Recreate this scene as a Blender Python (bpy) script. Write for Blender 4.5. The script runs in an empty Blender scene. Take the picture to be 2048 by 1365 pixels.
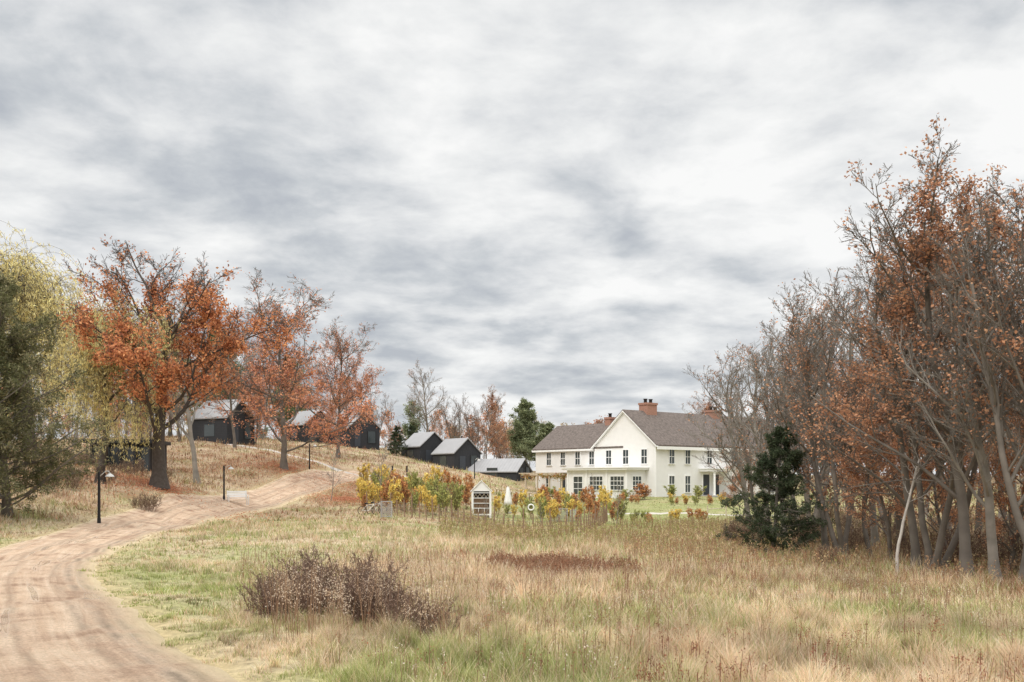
import bpy, math, numpy as np
rng=np.random.default_rng(11)
F=2000.0; EYE=3.0
scene=bpy.context.scene
COL=scene.collection
def s2l(c):
    c=np.asarray(c,float)/255.0
    return np.where(c<=0.04045,c/12.92,((c+0.055)/1.055)**2.4)
def soft(c,k=.28,g=1.12):
    c=s2l(c);l=(c@np.array([.3,.55,.15]))[...,None];return (c*(1-k)+l*k)*g
def W(px,d): return ((px-1024)/F*d, d)
def nrm(a): return a/np.maximum(np.linalg.norm(a,axis=-1,keepdims=True),1e-9)
def sstep(a,b,x):
    t=np.clip((x-a)/(b-a),0,1); return t*t*(3-2*t)
# ---------------------------------------------------------------- noise
def fn(x,y,scale,seed,z=None):
    r=np.random.default_rng(seed); out=0
    for k in range(9):
        a=r.uniform(0,2*np.pi); f=(2*np.pi/scale)*r.uniform(.5,1.9); p=r.uniform(0,6.28)
        arg=(x*np.cos(a)+y*np.sin(a))*f+p
        if z is not None: arg=arg+z*f*r.uniform(-1,1)
        out=out+np.sin(arg)
    return out/3.0
# ---------------------------------------------------------------- terrain
CP=[(-600,1365,11),(0,1365,11),(430,1365,11.1),(1024,1365,11.1),(1600,1365,11.3),(2600,1365,11.5),
(1024,1250,15.5),(200,1200,18.6),(-500,1200,18.6),(1800,1250,16),(0,1130,27),(180,1140,26),(-500,1130,27),
(300,1070,43),(100,1076,41),(-300,1060,42),(450,1035,66),(330,1042,58),(560,1012,82),(650,985,93),(720,960,104),(770,950,114),
(200,1045,50),(50,1050,46),(50,1000,55),(100,960,65),(320,975,68),(200,926,90),(0,900,90),(-400,900,90),(450,998,77),(440,940,95),
(568,938,97),(620,932,102),(430,882,120),(600,895,128),(730,893,145),(650,950,103),(850,922,140),(960,942,135),(1060,952,132),
(830,947,118),(700,1000,90),(760,1010,84),(900,987,100),(1000,987,108),(700,1120,33),(1000,1140,31),(600,1050,55),(1000,1070,66),
(800,1040,72),(1200,1075,64),(1400,1080,60),(1600,1112,46),(1800,1150,34),(1400,1150,31),(2000,1180,28.5),(1700,1250,16.5),(1300,1200,20.5),
(1000,1035,86),(1200,1035,88),(1450,1040,85),(1100,1003,104),(1250,996,111),(1312,994,112),(1500,997,116),(1068,985,128),(1400,985,130),
(1200,980,145),(1700,1005,112),(2100,1020,100),(2100,1085,55),(2500,1180,28)]
cu=[];cz=[]
def UV(x,y):
    yy=np.clip(y,7,420); u=np.clip(x/yy,-.95,.95)
    return np.stack([u*2.6,np.log(yy)*1.3],-1)
for px,py,d in CP:
    cu.append(UV((px-1024)/F*d,d)); cz.append(EYE-(py-960)/F*d)
for px,d,z in [(0,200,8.5),(300,200,9.5),(600,200,8.5),(900,200,6),(1200,200,3),(1600,200,2.5),(2100,200,2.5),(-500,200,8),
               (-500,420,9),(300,420,9),(1000,420,7),(1600,420,5),(2400,420,5),(2600,200,2),(1024,7,.85),(-800,7,.85),(2800,7,.85)]:
    cu.append(UV((px-1024)/F*d,d)); cz.append(z)
cu=np.array(cu);cz=np.array(cz);N=len(cz)
def U(r): return r*r*np.log(r+1e-9)
D=np.linalg.norm(cu[:,None]-cu[None],axis=-1)
A=np.zeros((N+3,N+3));A[:N,:N]=U(D)+np.eye(N)*0.004;A[:N,N]=1;A[:N,N+1:]=cu;A[N,:N]=1;A[N+1:,:N]=cu.T
wts=np.linalg.solve(A,np.concatenate([cz,[0,0,0]]))
def H(x,y):
    x=np.asarray(x,float);y=np.asarray(y,float);sh=x.shape
    p=UV(x.ravel(),y.ravel());out=np.empty(len(p))
    for i in range(0,len(p),60000):
        q=p[i:i+60000];r=np.linalg.norm(q[:,None]-cu[None],axis=-1)
        out[i:i+60000]=U(r)@wts[:N]+wts[N]+q@wts[N+1:]
    out=out.reshape(sh)
    bump=0.05*fn(x,y,7,3)+0.025*fn(x,y,2.5,4)
    return out+bump
def pick(px,py):
    d=np.arange(8,300,.25); z=EYE-(py-960)/F*d; h=H((px-1024)/F*d,d)
    i=np.argmax(h>=z); 
    if h[i]<z[i]: i=len(d)-1
    return W(px,d[i])
# ---------------------------------------------------------------- road / paths
def smooth_poly(P,step=.6):
    P=np.array(P,float);n=len(P);out=[]
    Q=np.vstack([2*P[0]-P[1],P,2*P[-1]-P[-2]])
    for i in range(1,n):
        p0,p1,p2,p3=Q[i-1],Q[i],Q[i+1],Q[i+2]
        m=max(2,int(np.linalg.norm(p2-p1)/step))
        for t in np.arange(m)/m:
            out.append(.5*((2*p1)+(-p0+p2)*t+(2*p0-5*p1+4*p2-p3)*t*t+(-p0+3*p1-3*p2+p3)*t**3))
    out.append(P[-1]);return np.array(out)
Redge=smooth_poly([(4.9,-6),(2.0,3),(-.4,7.3),(-2.75,11.1),(-4.4,13.7),(-7.1,18.7),(-10.3,25.3),(-13.1,33),(-15.2,42),(-17.5,54),(-18.6,66),(-18.7,82),(-17.3,93),(-15.6,104),(-14.8,112)])
tg=nrm(np.gradient(Redge,axis=0)); nl=np.stack([-tg[:,1],tg[:,0]],-1)
HW=2.3
road_c=Redge+nl*HW
path_a=smooth_poly([(-16.5,108),(-19,109),(-23.3,111),(-28,113),(-33,116)],.7)
path_b=smooth_poly([(-16,110.5),(-13.8,112.5),(-11.5,114.5)],.7)
path_c=smooth_poly([(8.5,91),(12,91.5),(16,91),(20,90.5),(24,90)],.7)
def dist_poly(x,y,P,stride=2):
    P=np.vstack([P[::stride],P[-1:]]);x=np.asarray(x,float);y=np.asarray(y,float)
    best=np.full(x.shape,1e9)
    for a,b in zip(P[:-1],P[1:]):
        d=b-a;L=d@d
        if L<1e-9: continue
        t=np.clip(((x-a[0])*d[0]+(y-a[1])*d[1])/L,0,1)
        best=np.minimum(best,(x-a[0]-t*d[0])**2+(y-a[1]-t*d[1])**2)
    return np.sqrt(best)
# ---------------------------------------------------------------- cover map: straw, green, brown, height
CC=[(430,11,.35,.65,0,.10),(700,11.5,.3,.7,0,.23),(1100,11,.58,.42,0,.26),(1700,11.5,.65,.3,.05,.28),(300,20,.12,.88,0,.11),(450,23,.22,.78,0,.14),
(700,20,.8,.15,.05,.25),(900,28,.9,.1,0,.27),(1100,22,.87,.08,.05,.29),(1500,21,.52,.44,.04,.2),(1350,15,.76,.2,.04,.27),(1900,20,.52,.46,.02,.2),
(1150,31,.3,.0,.7,.33),(1900,26,.3,.2,.5,.33),(1500,29,.6,.25,.15,.27),(1600,45,.5,.3,.2,.34),(500,45,.58,.42,0,.17),(600,62,.5,.5,0,.17),
(900,50,.75,.25,0,.22),(1200,50,.52,.36,.12,.33),(1400,62,.42,.46,.12,.33),(1000,68,.35,.6,.05,.18),(1250,90,0,1,0,.05),(1100,95,0,1,0,.05),
(1400,95,.1,.9,0,.06),(1300,108,.1,.85,.05,.1),(60,42,.5,.4,.1,.22),(200,52,.55,.2,.25,.3),(300,60,.55,.15,.3,.3),(500,80,.6,.2,.2,.3),
(320,72,.3,.07,.63,.2),(500,95,.4,.12,.48,.25),(600,110,.42,.1,.48,.25),(700,122,.45,.12,.43,.28),(900,100,.6,.3,.1,.36),(850,128,.5,.22,.28,.33),
(740,86,.3,.25,.45,.2),(2000,60,.4,.3,.3,.3),(1800,90,.4,.35,.25,.3),(400,32,.45,.55,0,.13),(850,17,.55,.43,.02,.23),(1000,13,.48,.52,0,.24),(1700,14,.56,.4,.04,.25),(1250,35,.68,.3,.02,.25),(1750,24,.45,.5,.05,.2)]
CC=np.array(CC)
def cover(x,y):
    yy=np.clip(y,8,400);q=np.stack([x/yy*3,np.log(yy)*2],-1)
    c=np.stack([(CC[:,0]-1024)/F*3,np.log(CC[:,1])*2],-1)
    out=np.zeros(x.shape+(4,));tot=np.zeros(x.shape)
    for i in range(len(c)):
        d2=((q-c[i])**2).sum(-1);w=1/(d2+.03)**2
        out+=w[...,None]*CC[i,2:];tot+=w
    out/=tot[...,None]
    out[...,0]*=np.exp(.7*fn(x,y,5,21)+.5*fn(x,y,1.6,24));out[...,1]*=np.exp(1.0*fn(x,y,6,22)+.6*fn(x,y,1.8,25));out[...,2]*=np.exp(.9*fn(x,y,5,23)+.5*fn(x,y,1.5,26))
    out[...,:3]/=out[...,:3].sum(-1,keepdims=True)
    return out
PS=s2l([(232,212,178),(224,198,162),(240,224,198),(210,178,148),(230,202,176)])
PG=s2l([(156,162,96),(176,180,116),(138,148,86),(200,200,148),(170,170,114)])
PB=s2l([(158,116,86),(180,136,102),(138,106,84),(192,150,116),(156,108,84)])
# ---------------------------------------------------------------- mesh helpers
def npmesh(name,V,FL,mats=(),mi=None,col=None,smooth=False):
    me=bpy.data.meshes.new(name)
    V=np.ascontiguousarray(V,dtype=np.float32);me.vertices.add(len(V));me.vertices.foreach_set('co',V.ravel())
    FL=[np.asarray(f,dtype=np.int32) for f in FL]
    idx=[i for i,f in enumerate(FL) if len(f)]
    lo=np.concatenate([FL[i].ravel() for i in idx]);cnt=np.concatenate([np.full(len(FL[i]),FL[i].shape[1],np.int32) for i in idx])
    st=np.concatenate([[0],np.cumsum(cnt)[:-1]]).astype(np.int32)
    me.loops.add(len(lo));me.loops.foreach_set('vertex_index',lo)
    me.polygons.add(len(cnt));me.polygons.foreach_set('loop_start',st);me.polygons.foreach_set('loop_total',cnt)
    for m in mats: me.materials.append(m)
    if mi is not None:
        me.polygons.foreach_set('material_index',np.concatenate([np.full(len(FL[i]),mi[i],np.int32) for i in idx]))
    if smooth: me.polygons.foreach_set('use_smooth',np.ones(len(cnt),bool))
    if col is not None:
        a=me.color_attributes.new(name='Col',type='FLOAT_COLOR',domain='POINT')
        c=np.ones((len(V),4),np.float32);c[:,:3]=col;a.data.foreach_set('color',c.ravel())
    me.update(calc_edges=True);return me
def obj(name,me,parent=None,loc=None,rot=0,scale=None):
    o=bpy.data.objects.new(name,me);COL.objects.link(o)
    if parent: o.parent=parent
    if loc is not None:o.location=loc
    o.rotation_euler=(0,0,rot)
    if scale is not None:o.scale=scale if hasattr(scale,'__len__') else (scale,)*3
    return o
def tag(o,label,cat,group=None,kind=None):
    if kind:o['kind']=kind
    if label:o['label']=label
    if cat:o['category']=cat
    if group:o['group']=group
    return o
class MB:
    def __init__(s):s.v=[];s.f=[]
    def add(s,v,f):
        n=len(s.v);s.v+=[tuple(map(float,p)) for p in v];s.f+=[tuple(i+n for i in q) for q in f];return s
    def box(s,x0,x1,y0,y1,z0,z1):
        return s.add([(x0,y0,z0),(x1,y0,z0),(x1,y1,z0),(x0,y1,z0),(x0,y0,z1),(x1,y0,z1),(x1,y1,z1),(x0,y1,z1)],
              [(0,3,2,1),(4,5,6,7),(0,1,5,4),(1,2,6,5),(2,3,7,6),(3,0,4,7)])
    def prism(s,pts,axis,a,b):
        n=len(pts)
        if axis=='y':v=[(p[0],a,p[1]) for p in pts]+[(p[0],b,p[1]) for p in pts]
        else:v=[(a,p[0],p[1]) for p in pts]+[(b,p[0],p[1]) for p in pts]
        return s.add(v,[tuple(range(n))[::-1],tuple(range(n,2*n))]+[(i,(i+1)%n,n+(i+1)%n,n+i) for i in range(n)])
    def tube(s,P,R,n=8,closed=False):
        P=np.array(P,float);m=len(P);R=np.ones(m)*R if np.isscalar(R) else np.array(R,float)
        T=(np.roll(P,-1,0)-np.roll(P,1,0)) if closed else np.gradient(P,axis=0)
        T=nrm(T);ref=np.array([0,0,1.]) if abs(T[0][2])<.7 else np.array([1.,0,0])
        if closed or m>2:
            c=np.cross(P[1]-P[0],P[min(2,m-1)]-P[1]); 
            if np.linalg.norm(c)>1e-6:ref=c/np.linalg.norm(c)
        a=nrm(np.cross(T,ref));b=np.cross(T,a);v=[]
        for i in range(m):
            for k in range(n):
                t=2*np.pi*k/n;v.append(P[i]+R[i]*(a[i]*np.cos(t)+b[i]*np.sin(t)))
        f=[]
        for i in range(m if closed else m-1):
            j=(i+1)%m
            for k in range(n):f.append((i*n+k,i*n+(k+1)%n,j*n+(k+1)%n,j*n+k))
        if not closed:f+=[tuple(range(n))[::-1],tuple(range((m-1)*n,m*n))]
        return s.add(v,f)
    def mesh(s,name,m,smooth=False):
        me=bpy.data.meshes.new(name);me.from_pydata(s.v,[],s.f);me.materials.append(m)
        if smooth:
            for p in me.polygons:p.use_smooth=True
        me.update();return me
    def build(s,name,m,parent=None,smooth=False,**k):return obj(name,s.mesh(name,m,smooth),parent,**k)
# ---------------------------------------------------------------- materials
def newmat(name):
    m=bpy.data.materials.new(name);m.use_nodes=True;nt=m.node_tree;nt.nodes.clear()
    o=nt.nodes.new('ShaderNodeOutputMaterial');return m,nt,o
def simple(name,c,rough=.7,var=.15,scale=3,bump=0,metal=0,stripes=None,spec=.3):
    m,nt,o=newmat(name);N=nt.nodes.new;L=nt.links.new
    b=N('ShaderNodeBsdfPrincipled');b.inputs['Roughness'].default_value=rough;b.inputs['Metallic'].default_value=metal
    b.inputs['Specular IOR Level'].default_value=spec
    tc=N('ShaderNodeTexCoord');n=N('ShaderNodeTexNoise');n.inputs['Scale'].default_value=scale;n.inputs['Detail'].default_value=5
    L(tc.outputs['Object'],n.inputs['Vector'])
    mx=N('ShaderNodeMix');mx.data_type='RGBA';L(n.outputs['Fac'],mx.inputs[0])
    c=s2l(c);mx.inputs[6].default_value=(*np.clip(c*(1-var*2),0,1),1);mx.inputs[7].default_value=(*np.clip(c*(1+var*1.2),0,1),1)
    out=mx.outputs[2];h=n.outputs['Fac']
    if stripes:
        ax,per,dark=stripes
        sp=N('ShaderNodeSeparateXYZ');L(tc.outputs['Object'],sp.inputs[0])
        mm=N('ShaderNodeMath');mm.operation='MULTIPLY';mm.inputs[1].default_value=1/per;L(sp.outputs[ax],mm.inputs[0])
        fr=N('ShaderNodeMath');fr.operation='FRACT';L(mm.outputs[0],fr.inputs[0])
        rp=N('ShaderNodeValToRGB');rp.color_ramp.elements[0].position=.0;rp.color_ramp.elements[0].color=(dark,)*3+(1,)
        rp.color_ramp.elements[1].position=.22;rp.color_ramp.elements[1].color=(1,1,1,1);L(fr.outputs[0],rp.inputs[0])
        mu=N('ShaderNodeMix');mu.data_type='RGBA';mu.blend_type='MULTIPLY';mu.inputs[0].default_value=1
        L(out,mu.inputs[6]);L(rp.outputs[0],mu.inputs[7]);out=mu.outputs[2]
    L(out,b.inputs['Base Color'])
    if bump:
        bp=N('ShaderNodeBump');bp.inputs['Strength'].default_value=bump;bp.inputs['Distance'].default_value=.05;L(h,bp.inputs['Height']);L(bp.outputs[0],b.inputs['Normal'])
    L(b.outputs[0],o.inputs[0]);return m
def leafmat(name,trans=.3):
    m,nt,o=newmat(name);N=nt.nodes.new;L=nt.links.new
    a=N('ShaderNodeAttribute');a.attribute_name='Col'
    d=N('ShaderNodeBsdfDiffuse');t=N('ShaderNodeBsdfTranslucent');mx=N('ShaderNodeMixShader');mx.inputs[0].default_value=trans
    L(a.outputs['Color'],d.inputs['Color']);L(a.outputs['Color'],t.inputs['Color']);L(d.outputs[0],mx.inputs[1]);L(t.outputs[0],mx.inputs[2]);L(mx.outputs[0],o.inputs[0]);return m
M_leaf=leafmat('leaf_material',.3);M_grass=leafmat('grass_blade_material',.35)
M_barkD=simple('dark_oak_bark',(86,78,72),.9,.3,6,.6)
M_barkG=simple('grey_bark',(144,137,127),.9,.35,1.6,.5)
M_barkN=simple('brown_grey_bark',(118,110,101),.9,.35,1.6,.5)
M_barkP=simple('pale_bark',(186,178,168),.9,.28,3,.4)
M_barkS=simple('shrub_bark',(122,98,84),.9,.25,6)
M_white=simple('white_clapboard',(232,230,226),.6,.04,1.5,stripes=(2,.14,.78))  # stripes paint the shade in the gaps between boards into the colour
M_trim=simple('white_trim',(236,235,232),.5,.02,2)
M_shing=simple('weathered_cedar_shingles',(116,105,98),.9,.42,3.6,.5,stripes=(2,.16,.62))
M_brick=simple('red_brick',(172,130,112),.9,.2,9,.4,stripes=(2,.09,.75))
M_glass=simple('dark_window_glass',(62,70,72),.12,.2,.8,spec=.6)
M_door=simple('charcoal_door_paint',(66,70,76),.5,.1)
M_black=simple('black_stained_boards',(56,57,60),.8,.15,4,.2,stripes=(2,.2,.6))
M_lamp=simple('black_lamp_steel',(42,42,44),.5,.1)
M_shade=simple('galvanised_shade',(205,203,198),.4,.08)
M_wood=simple('weathered_wood',(150,124,102),.9,.25,6,.3)
M_woodp=simple('pale_timber',(206,192,170),.8,.15,6,.2)
M_greyp=simple('grey_painted_wood',(165,163,160),.7,.1)
M_canvas=simple('white_canvas',(240,238,232),.8,.05)
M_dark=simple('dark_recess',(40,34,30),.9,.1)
M_wire=simple('fence_wire',(120,112,104),.7,.1)
M_tyre=simple('black_rubber',(35,35,36),.7,.1)
# ground
def groundmat():
    m,nt,o=newmat('meadow_soil_and_thatch');N=nt.nodes.new;L=nt.links.new
    b=N('ShaderNodeBsdfPrincipled');b.inputs['Roughness'].default_value=.95;b.inputs['Specular IOR Level'].default_value=.1
    a=N('ShaderNodeAttribute');a.attribute_name='Col';tc=N('ShaderNodeTexCoord')
    n=N('ShaderNodeTexNoise');n.inputs['Scale'].default_value=6;n.inputs['Detail'].default_value=8;n.inputs['Roughness'].default_value=.7;L(tc.outputs['Object'],n.inputs['Vector'])
    r=N('ShaderNodeMapRange');r.inputs['From Min'].default_value=.3;r.inputs['From Max'].default_value=.7;r.inputs['To Min'].default_value=.5;r.inputs['To Max'].default_value=1.35;L(n.outputs['Fac'],r.inputs[0])
    mx=N('ShaderNodeMix');mx.data_type='RGBA';mx.blend_type='MULTIPLY';mx.inputs[0].default_value=1;L(a.outputs['Color'],mx.inputs[6]);L(r.outputs[0],mx.inputs[7]);L(mx.outputs[2],b.inputs['Base Color'])
    bp=N('ShaderNodeBump');bp.inputs['Strength'].default_value=.8;bp.inputs['Distance'].default_value=.08;L(n.outputs['Fac'],bp.inputs['Height']);L(bp.outputs[0],b.inputs['Normal'])
    L(b.outputs[0],o.inputs[0]);return m
M_ground=groundmat()
def roadmat():
    m,nt,o=newmat('dirt_road');N=nt.nodes.new;L=nt.links.new
    b=N('ShaderNodeBsdfPrincipled');b.inputs['Specular IOR Level'].default_value=.25
    a=N('ShaderNodeAttribute');a.attribute_name='Col'
    sp=N('ShaderNodeSeparateXYZ');L(a.outputs['Vector'],sp.inputs[0]);tc=N('ShaderNodeTexCoord')
    cb=N('ShaderNodeCombineXYZ');m1=N('ShaderNodeMath');m1.operation='MULTIPLY';m1.inputs[1].default_value=20;L(sp.outputs[0],m1.inputs[0])
    m2=N('ShaderNodeMath');m2.operation='MULTIPLY';m2.inputs[1].default_value=22;L(sp.outputs[1],m2.inputs[0]);L(m1.outputs[0],cb.inputs[0]);L(m2.outputs[0],cb.inputs[1])
    s=N('ShaderNodeTexNoise');s.inputs['Scale'].default_value=1;s.inputs['Detail'].default_value=9;s.inputs['Roughness'].default_value=.65;s.inputs['Distortion'].default_value=.25;L(cb.outputs[0],s.inputs['Vector'])
    n=N('ShaderNodeTexNoise');n.inputs['Scale'].default_value=1.1;n.inputs['Detail'].default_value=8;n.inputs['Roughness'].default_value=.6;L(tc.outputs['Object'],n.inputs['Vector'])
    g=N('ShaderNodeTexNoise');g.inputs['Scale'].default_value=18;g.inputs['Detail'].default_value=8;g.inputs['Roughness'].default_value=.85;L(tc.outputs['Object'],g.inputs['Vector'])
    r1=N('ShaderNodeValToRGB');e=r1.color_ramp.elements;e[0].position=.38;e[0].color=(*s2l((160,130,106)),1);e[1].position=.6;e[1].color=(*s2l((218,196,172)),1)
    x=e.new(.48);x.color=(*s2l((200,172,146)),1)
    ad=N('ShaderNodeMix');ad.inputs[0].default_value=.6;L(s.outputs['Fac'],ad.inputs[2]);L(n.outputs['Fac'],ad.inputs[3]);L(ad.outputs[0],r1.inputs[0])
    gr=N('ShaderNodeMapRange');gr.inputs['From Min'].default_value=.32;gr.inputs['From Max'].default_value=.68;gr.inputs['To Min'].default_value=.6;gr.inputs['To Max'].default_value=1.24;L(g.outputs['Fac'],gr.inputs[0])
    mx=N('ShaderNodeMix');mx.data_type='RGBA';mx.blend_type='MULTIPLY';mx.inputs[0].default_value=1;L(r1.outputs[0],mx.inputs[6]);L(gr.outputs[0],mx.inputs[7])
    ac=N('ShaderNodeMath');ac.operation='MULTIPLY_ADD';L(n.outputs['Fac'],ac.inputs[0]);ac.inputs[1].default_value=.055;L(sp.outputs[0],ac.inputs[2])
    ru=N('ShaderNodeValToRGB');E=ru.color_ramp.elements;E[0].position=0;E[0].color=(1,1,1,1);E[1].position=1;E[1].color=(1,1,1,1)
    for p_,v_ in ((.11,1),(.15,.5),(.18,.82),(.205,.42),(.24,.9),(.28,.6),(.31,1),(.45,1),(.475,.68),(.50,1),(.58,.95),(.61,.58),(.635,.88),(.655,.62),(.68,1),(.78,1),(.82,.75),(.85,1)):
        q=E.new(p_);q.color=(v_,v_*.96,v_*.91,1)
    L(ac.outputs[0],ru.inputs[0])
    rm=N('ShaderNodeMix');rm.data_type='RGBA';rm.blend_type='MULTIPLY';L(mx.outputs[2],rm.inputs[6]);L(ru.outputs[0],rm.inputs[7])
    rf=N('ShaderNodeMapRange');rf.inputs['From Min'].default_value=.42;rf.inputs['From Max'].default_value=.6;rf.inputs['To Min'].default_value=.1;rf.inputs['To Max'].default_value=1;L(n.outputs['Fac'],rf.inputs[0]);L(rf.outputs[0],rm.inputs[0])
    vg=N('ShaderNodeMix');vg.data_type='RGBA';vg.inputs[7].default_value=(*s2l((206,188,150)),1);L(rm.outputs[2],vg.inputs[6])
    vm=N('ShaderNodeMath');vm.operation='MULTIPLY_ADD';L(n.outputs['Fac'],vm.inputs[0]);vm.inputs[1].default_value=1.2
    vs=N('ShaderNodeMath');vs.operation='SUBTRACT';L(sp.outputs[2],vs.inputs[0]);vs.inputs[1].default_value=.45;L(vs.outputs[0],vm.inputs[2]);vm.use_clamp=True
    vk=N('ShaderNodeMath');vk.operation='MULTIPLY';L(vm.outputs[0],vk.inputs[0]);L(sp.outputs[2],vk.inputs[1]);L(vk.outputs[0],vg.inputs[0])
    pn=N('ShaderNodeTexNoise');pn.inputs['Scale'].default_value=.5;pn.inputs['Detail'].default_value=3;L(cb.outputs[0],pn.inputs['Vector'])
    pr=N('ShaderNodeMapRange');pr.inputs['From Min'].default_value=.60;pr.inputs['From Max'].default_value=.65;L(pn.outputs['Fac'],pr.inputs[0])
    rr=N('ShaderNodeMapRange');rr.inputs['To Min'].default_value=.85;rr.inputs['To Max'].default_value=.08;L(pr.outputs[0],rr.inputs[0]);L(rr.outputs[0],b.inputs['Roughness'])
    L(vg.outputs[2],b.inputs['Base Color'])
    ba=N('ShaderNodeMath');ba.operation='MULTIPLY_ADD';L(s.outputs['Fac'],ba.inputs[0]);ba.inputs[1].default_value=1.6;L(g.outputs['Fac'],ba.inputs[2])
    bp=N('ShaderNodeBump');bp.inputs['Strength'].default_value=.9;bp.inputs['Distance'].default_value=.06;L(ba.outputs[0],bp.inputs['Height']);L(bp.outputs[0],b.inputs['Normal'])
    L(b.outputs[0],o.inputs[0]);return m
M_road=roadmat()
M_path=simple('gravel_path',(190,182,172),.95,.12,8,.4)
# ---------------------------------------------------------------- ground sheet
def axis(fine0,fine1,step,lo,hi):
    a=list(np.arange(fine0,fine1+1e-6,step));s=step;x=fine1
    while x<hi: s*=1.18;x+=s;a.append(x)
    s=step;x=fine0
    while x>lo: s*=1.18;x-=s;a.insert(0,x)
    return np.array(a)
gx=axis(-48,48,.5,-3000,3000);gy=axis(4,132,.5,-60,4500)
X,Y=np.meshgrid(gx,gy)
Z=H(X,Y)
rd=dist_poly(X,Y,road_c)
Z=Z-.09*(1-sstep(HW-.3,HW+.15,rd))
for P,w in ((path_a,.7),(path_b,.6),(path_c,.6)):
    Z=Z-.06*(1-sstep(w-.1,w+.35,dist_poly(X,Y,P)))
cv=cover(X,Y)
gc=cv[...,0:1]*PS.mean(0)+cv[...,1:2]*PG.mean(0)+cv[...,2:3]*PB.mean(0)
far=sstep(130,200,Y)[...,None];gc=gc*.7*(1-far)+far*s2l((140,120,92))*.8
verge=np.exp(-np.maximum(rd-HW+.1,0)/.35)[...,None]*(Y<110)[...,None]
gc=gc*(1-verge)+verge*s2l((180,162,124))
ny,nx=X.shape;I=np.arange(ny*nx).reshape(ny,nx)
fc=np.stack([I[:-1,:-1],I[:-1,1:],I[1:,1:],I[1:,:-1]],-1).reshape(-1,4)
g=obj('ground',npmesh('ground',np.stack([X,Y,Z],-1).reshape(-1,3),[fc],[M_ground],col=gc.reshape(-1,3),smooth=True));tag(g,None,None,kind='structure')
def strip(name,C,hw,mat,na=13,lift=.0,taper=False):
    T=nrm(np.gradient(C,axis=0));Nn=np.stack([-T[:,1],T[:,0]],-1)
    s=np.linspace(-1,1,na);L=np.concatenate([[0],np.cumsum(np.linalg.norm(np.diff(C,axis=0),axis=1))])
    ed=hw*(1+.05*np.sin(L*.9)+.04*np.sin(L*2.3+1))
    if taper: ed=hw*(1+.03*np.sin(L*.5)+.015*np.sin(L*1.3+1))*(1-.6*sstep(L[-1]-12,L[-1],L))
    Pt=C[:,None]+Nn[:,None]*s[None,:,None]*ed[:,None,None]
    z=H(Pt[...,0],Pt[...,1])-.035*np.abs(s)**3+lift
    if na>9: z=z-.03*(np.exp(-((np.abs(s)-.42)/.13)**2))+.005
    z[:, [0,-1]]-=.08
    m=len(C);I=np.arange(m*na).reshape(m,na)
    f=np.stack([I[:-1,:-1],I[:-1,1:],I[1:,1:],I[1:,:-1]],-1).reshape(-1,4)[:,::-1]
    col=np.stack([np.broadcast_to(s*.5+.5,(m,na)),np.broadcast_to((L/100)[:,None],(m,na)),np.broadcast_to(sstep(.6,1,np.abs(s))[None],(m,na))],-1).reshape(-1,3)
    o=obj(name,npmesh(name,np.concatenate([Pt,z[...,None]],-1).reshape(-1,3),[f],[mat],col=col,smooth=True));tag(o,None,None,kind='structure');return o
strip('road',road_c,HW,M_road,17,taper=True)
strip('path',path_a,.5,M_path,5,.01);strip('path',path_b,.5,M_path,5,.01);strip('path',path_c,.6,M_path,5,.01)
# ---------------------------------------------------------------- grass
def blades(x,y,h,w,col,rg,seg2,lean=.42):
    n=len(x);z=H(x,y)-.02
    a=rg.uniform(0,2*np.pi,n);b=rg.uniform(0,2*np.pi,n);side=np.stack([np.cos(a),np.sin(a),0*a],-1)*w[:,None]*.5
    ln=np.stack([np.cos(b),np.sin(b),0*b],-1)*(h*rg.uniform(.1,lean*2,n))[:,None]
    p=np.stack([x,y,z],-1);up=np.array([0,0,1.])
    tip=p+ln+up*h[:,None]
    if seg2:
        mid=p+ln*.3+up*(h*.55)[:,None]
        V=np.stack([p-side,p+side,mid-side*.7,mid+side*.7,tip],1).reshape(-1,3);i=np.arange(n)[:,None]*5
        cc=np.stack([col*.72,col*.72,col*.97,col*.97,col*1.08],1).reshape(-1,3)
        return V,i+np.array([[0,1,3,2]]),i+np.array([[2,3,4]]),cc
    V=np.stack([p-side,p+side,tip],1).reshape(-1,3);i=np.arange(n)[:,None]*3
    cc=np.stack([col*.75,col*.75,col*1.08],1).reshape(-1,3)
    return V,np.zeros((0,4),int),i+np.array([[0,1,2]]),cc
def pick_pal(cvr,rg,n):
    r=rg.random(n);s=cvr[:,0];gq=cvr[:,0]+cvr[:,1]
    ps=PS[rg.integers(0,5,n)];pg=PG[rg.integers(0,5,n)];pb=PB[rg.integers(0,5,n)]
    return np.where((r<s)[:,None],ps,np.where((r<gq)[:,None],pg,pb))
VV=[];Q4=[];Q3=[];CL=[];off=0
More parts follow.
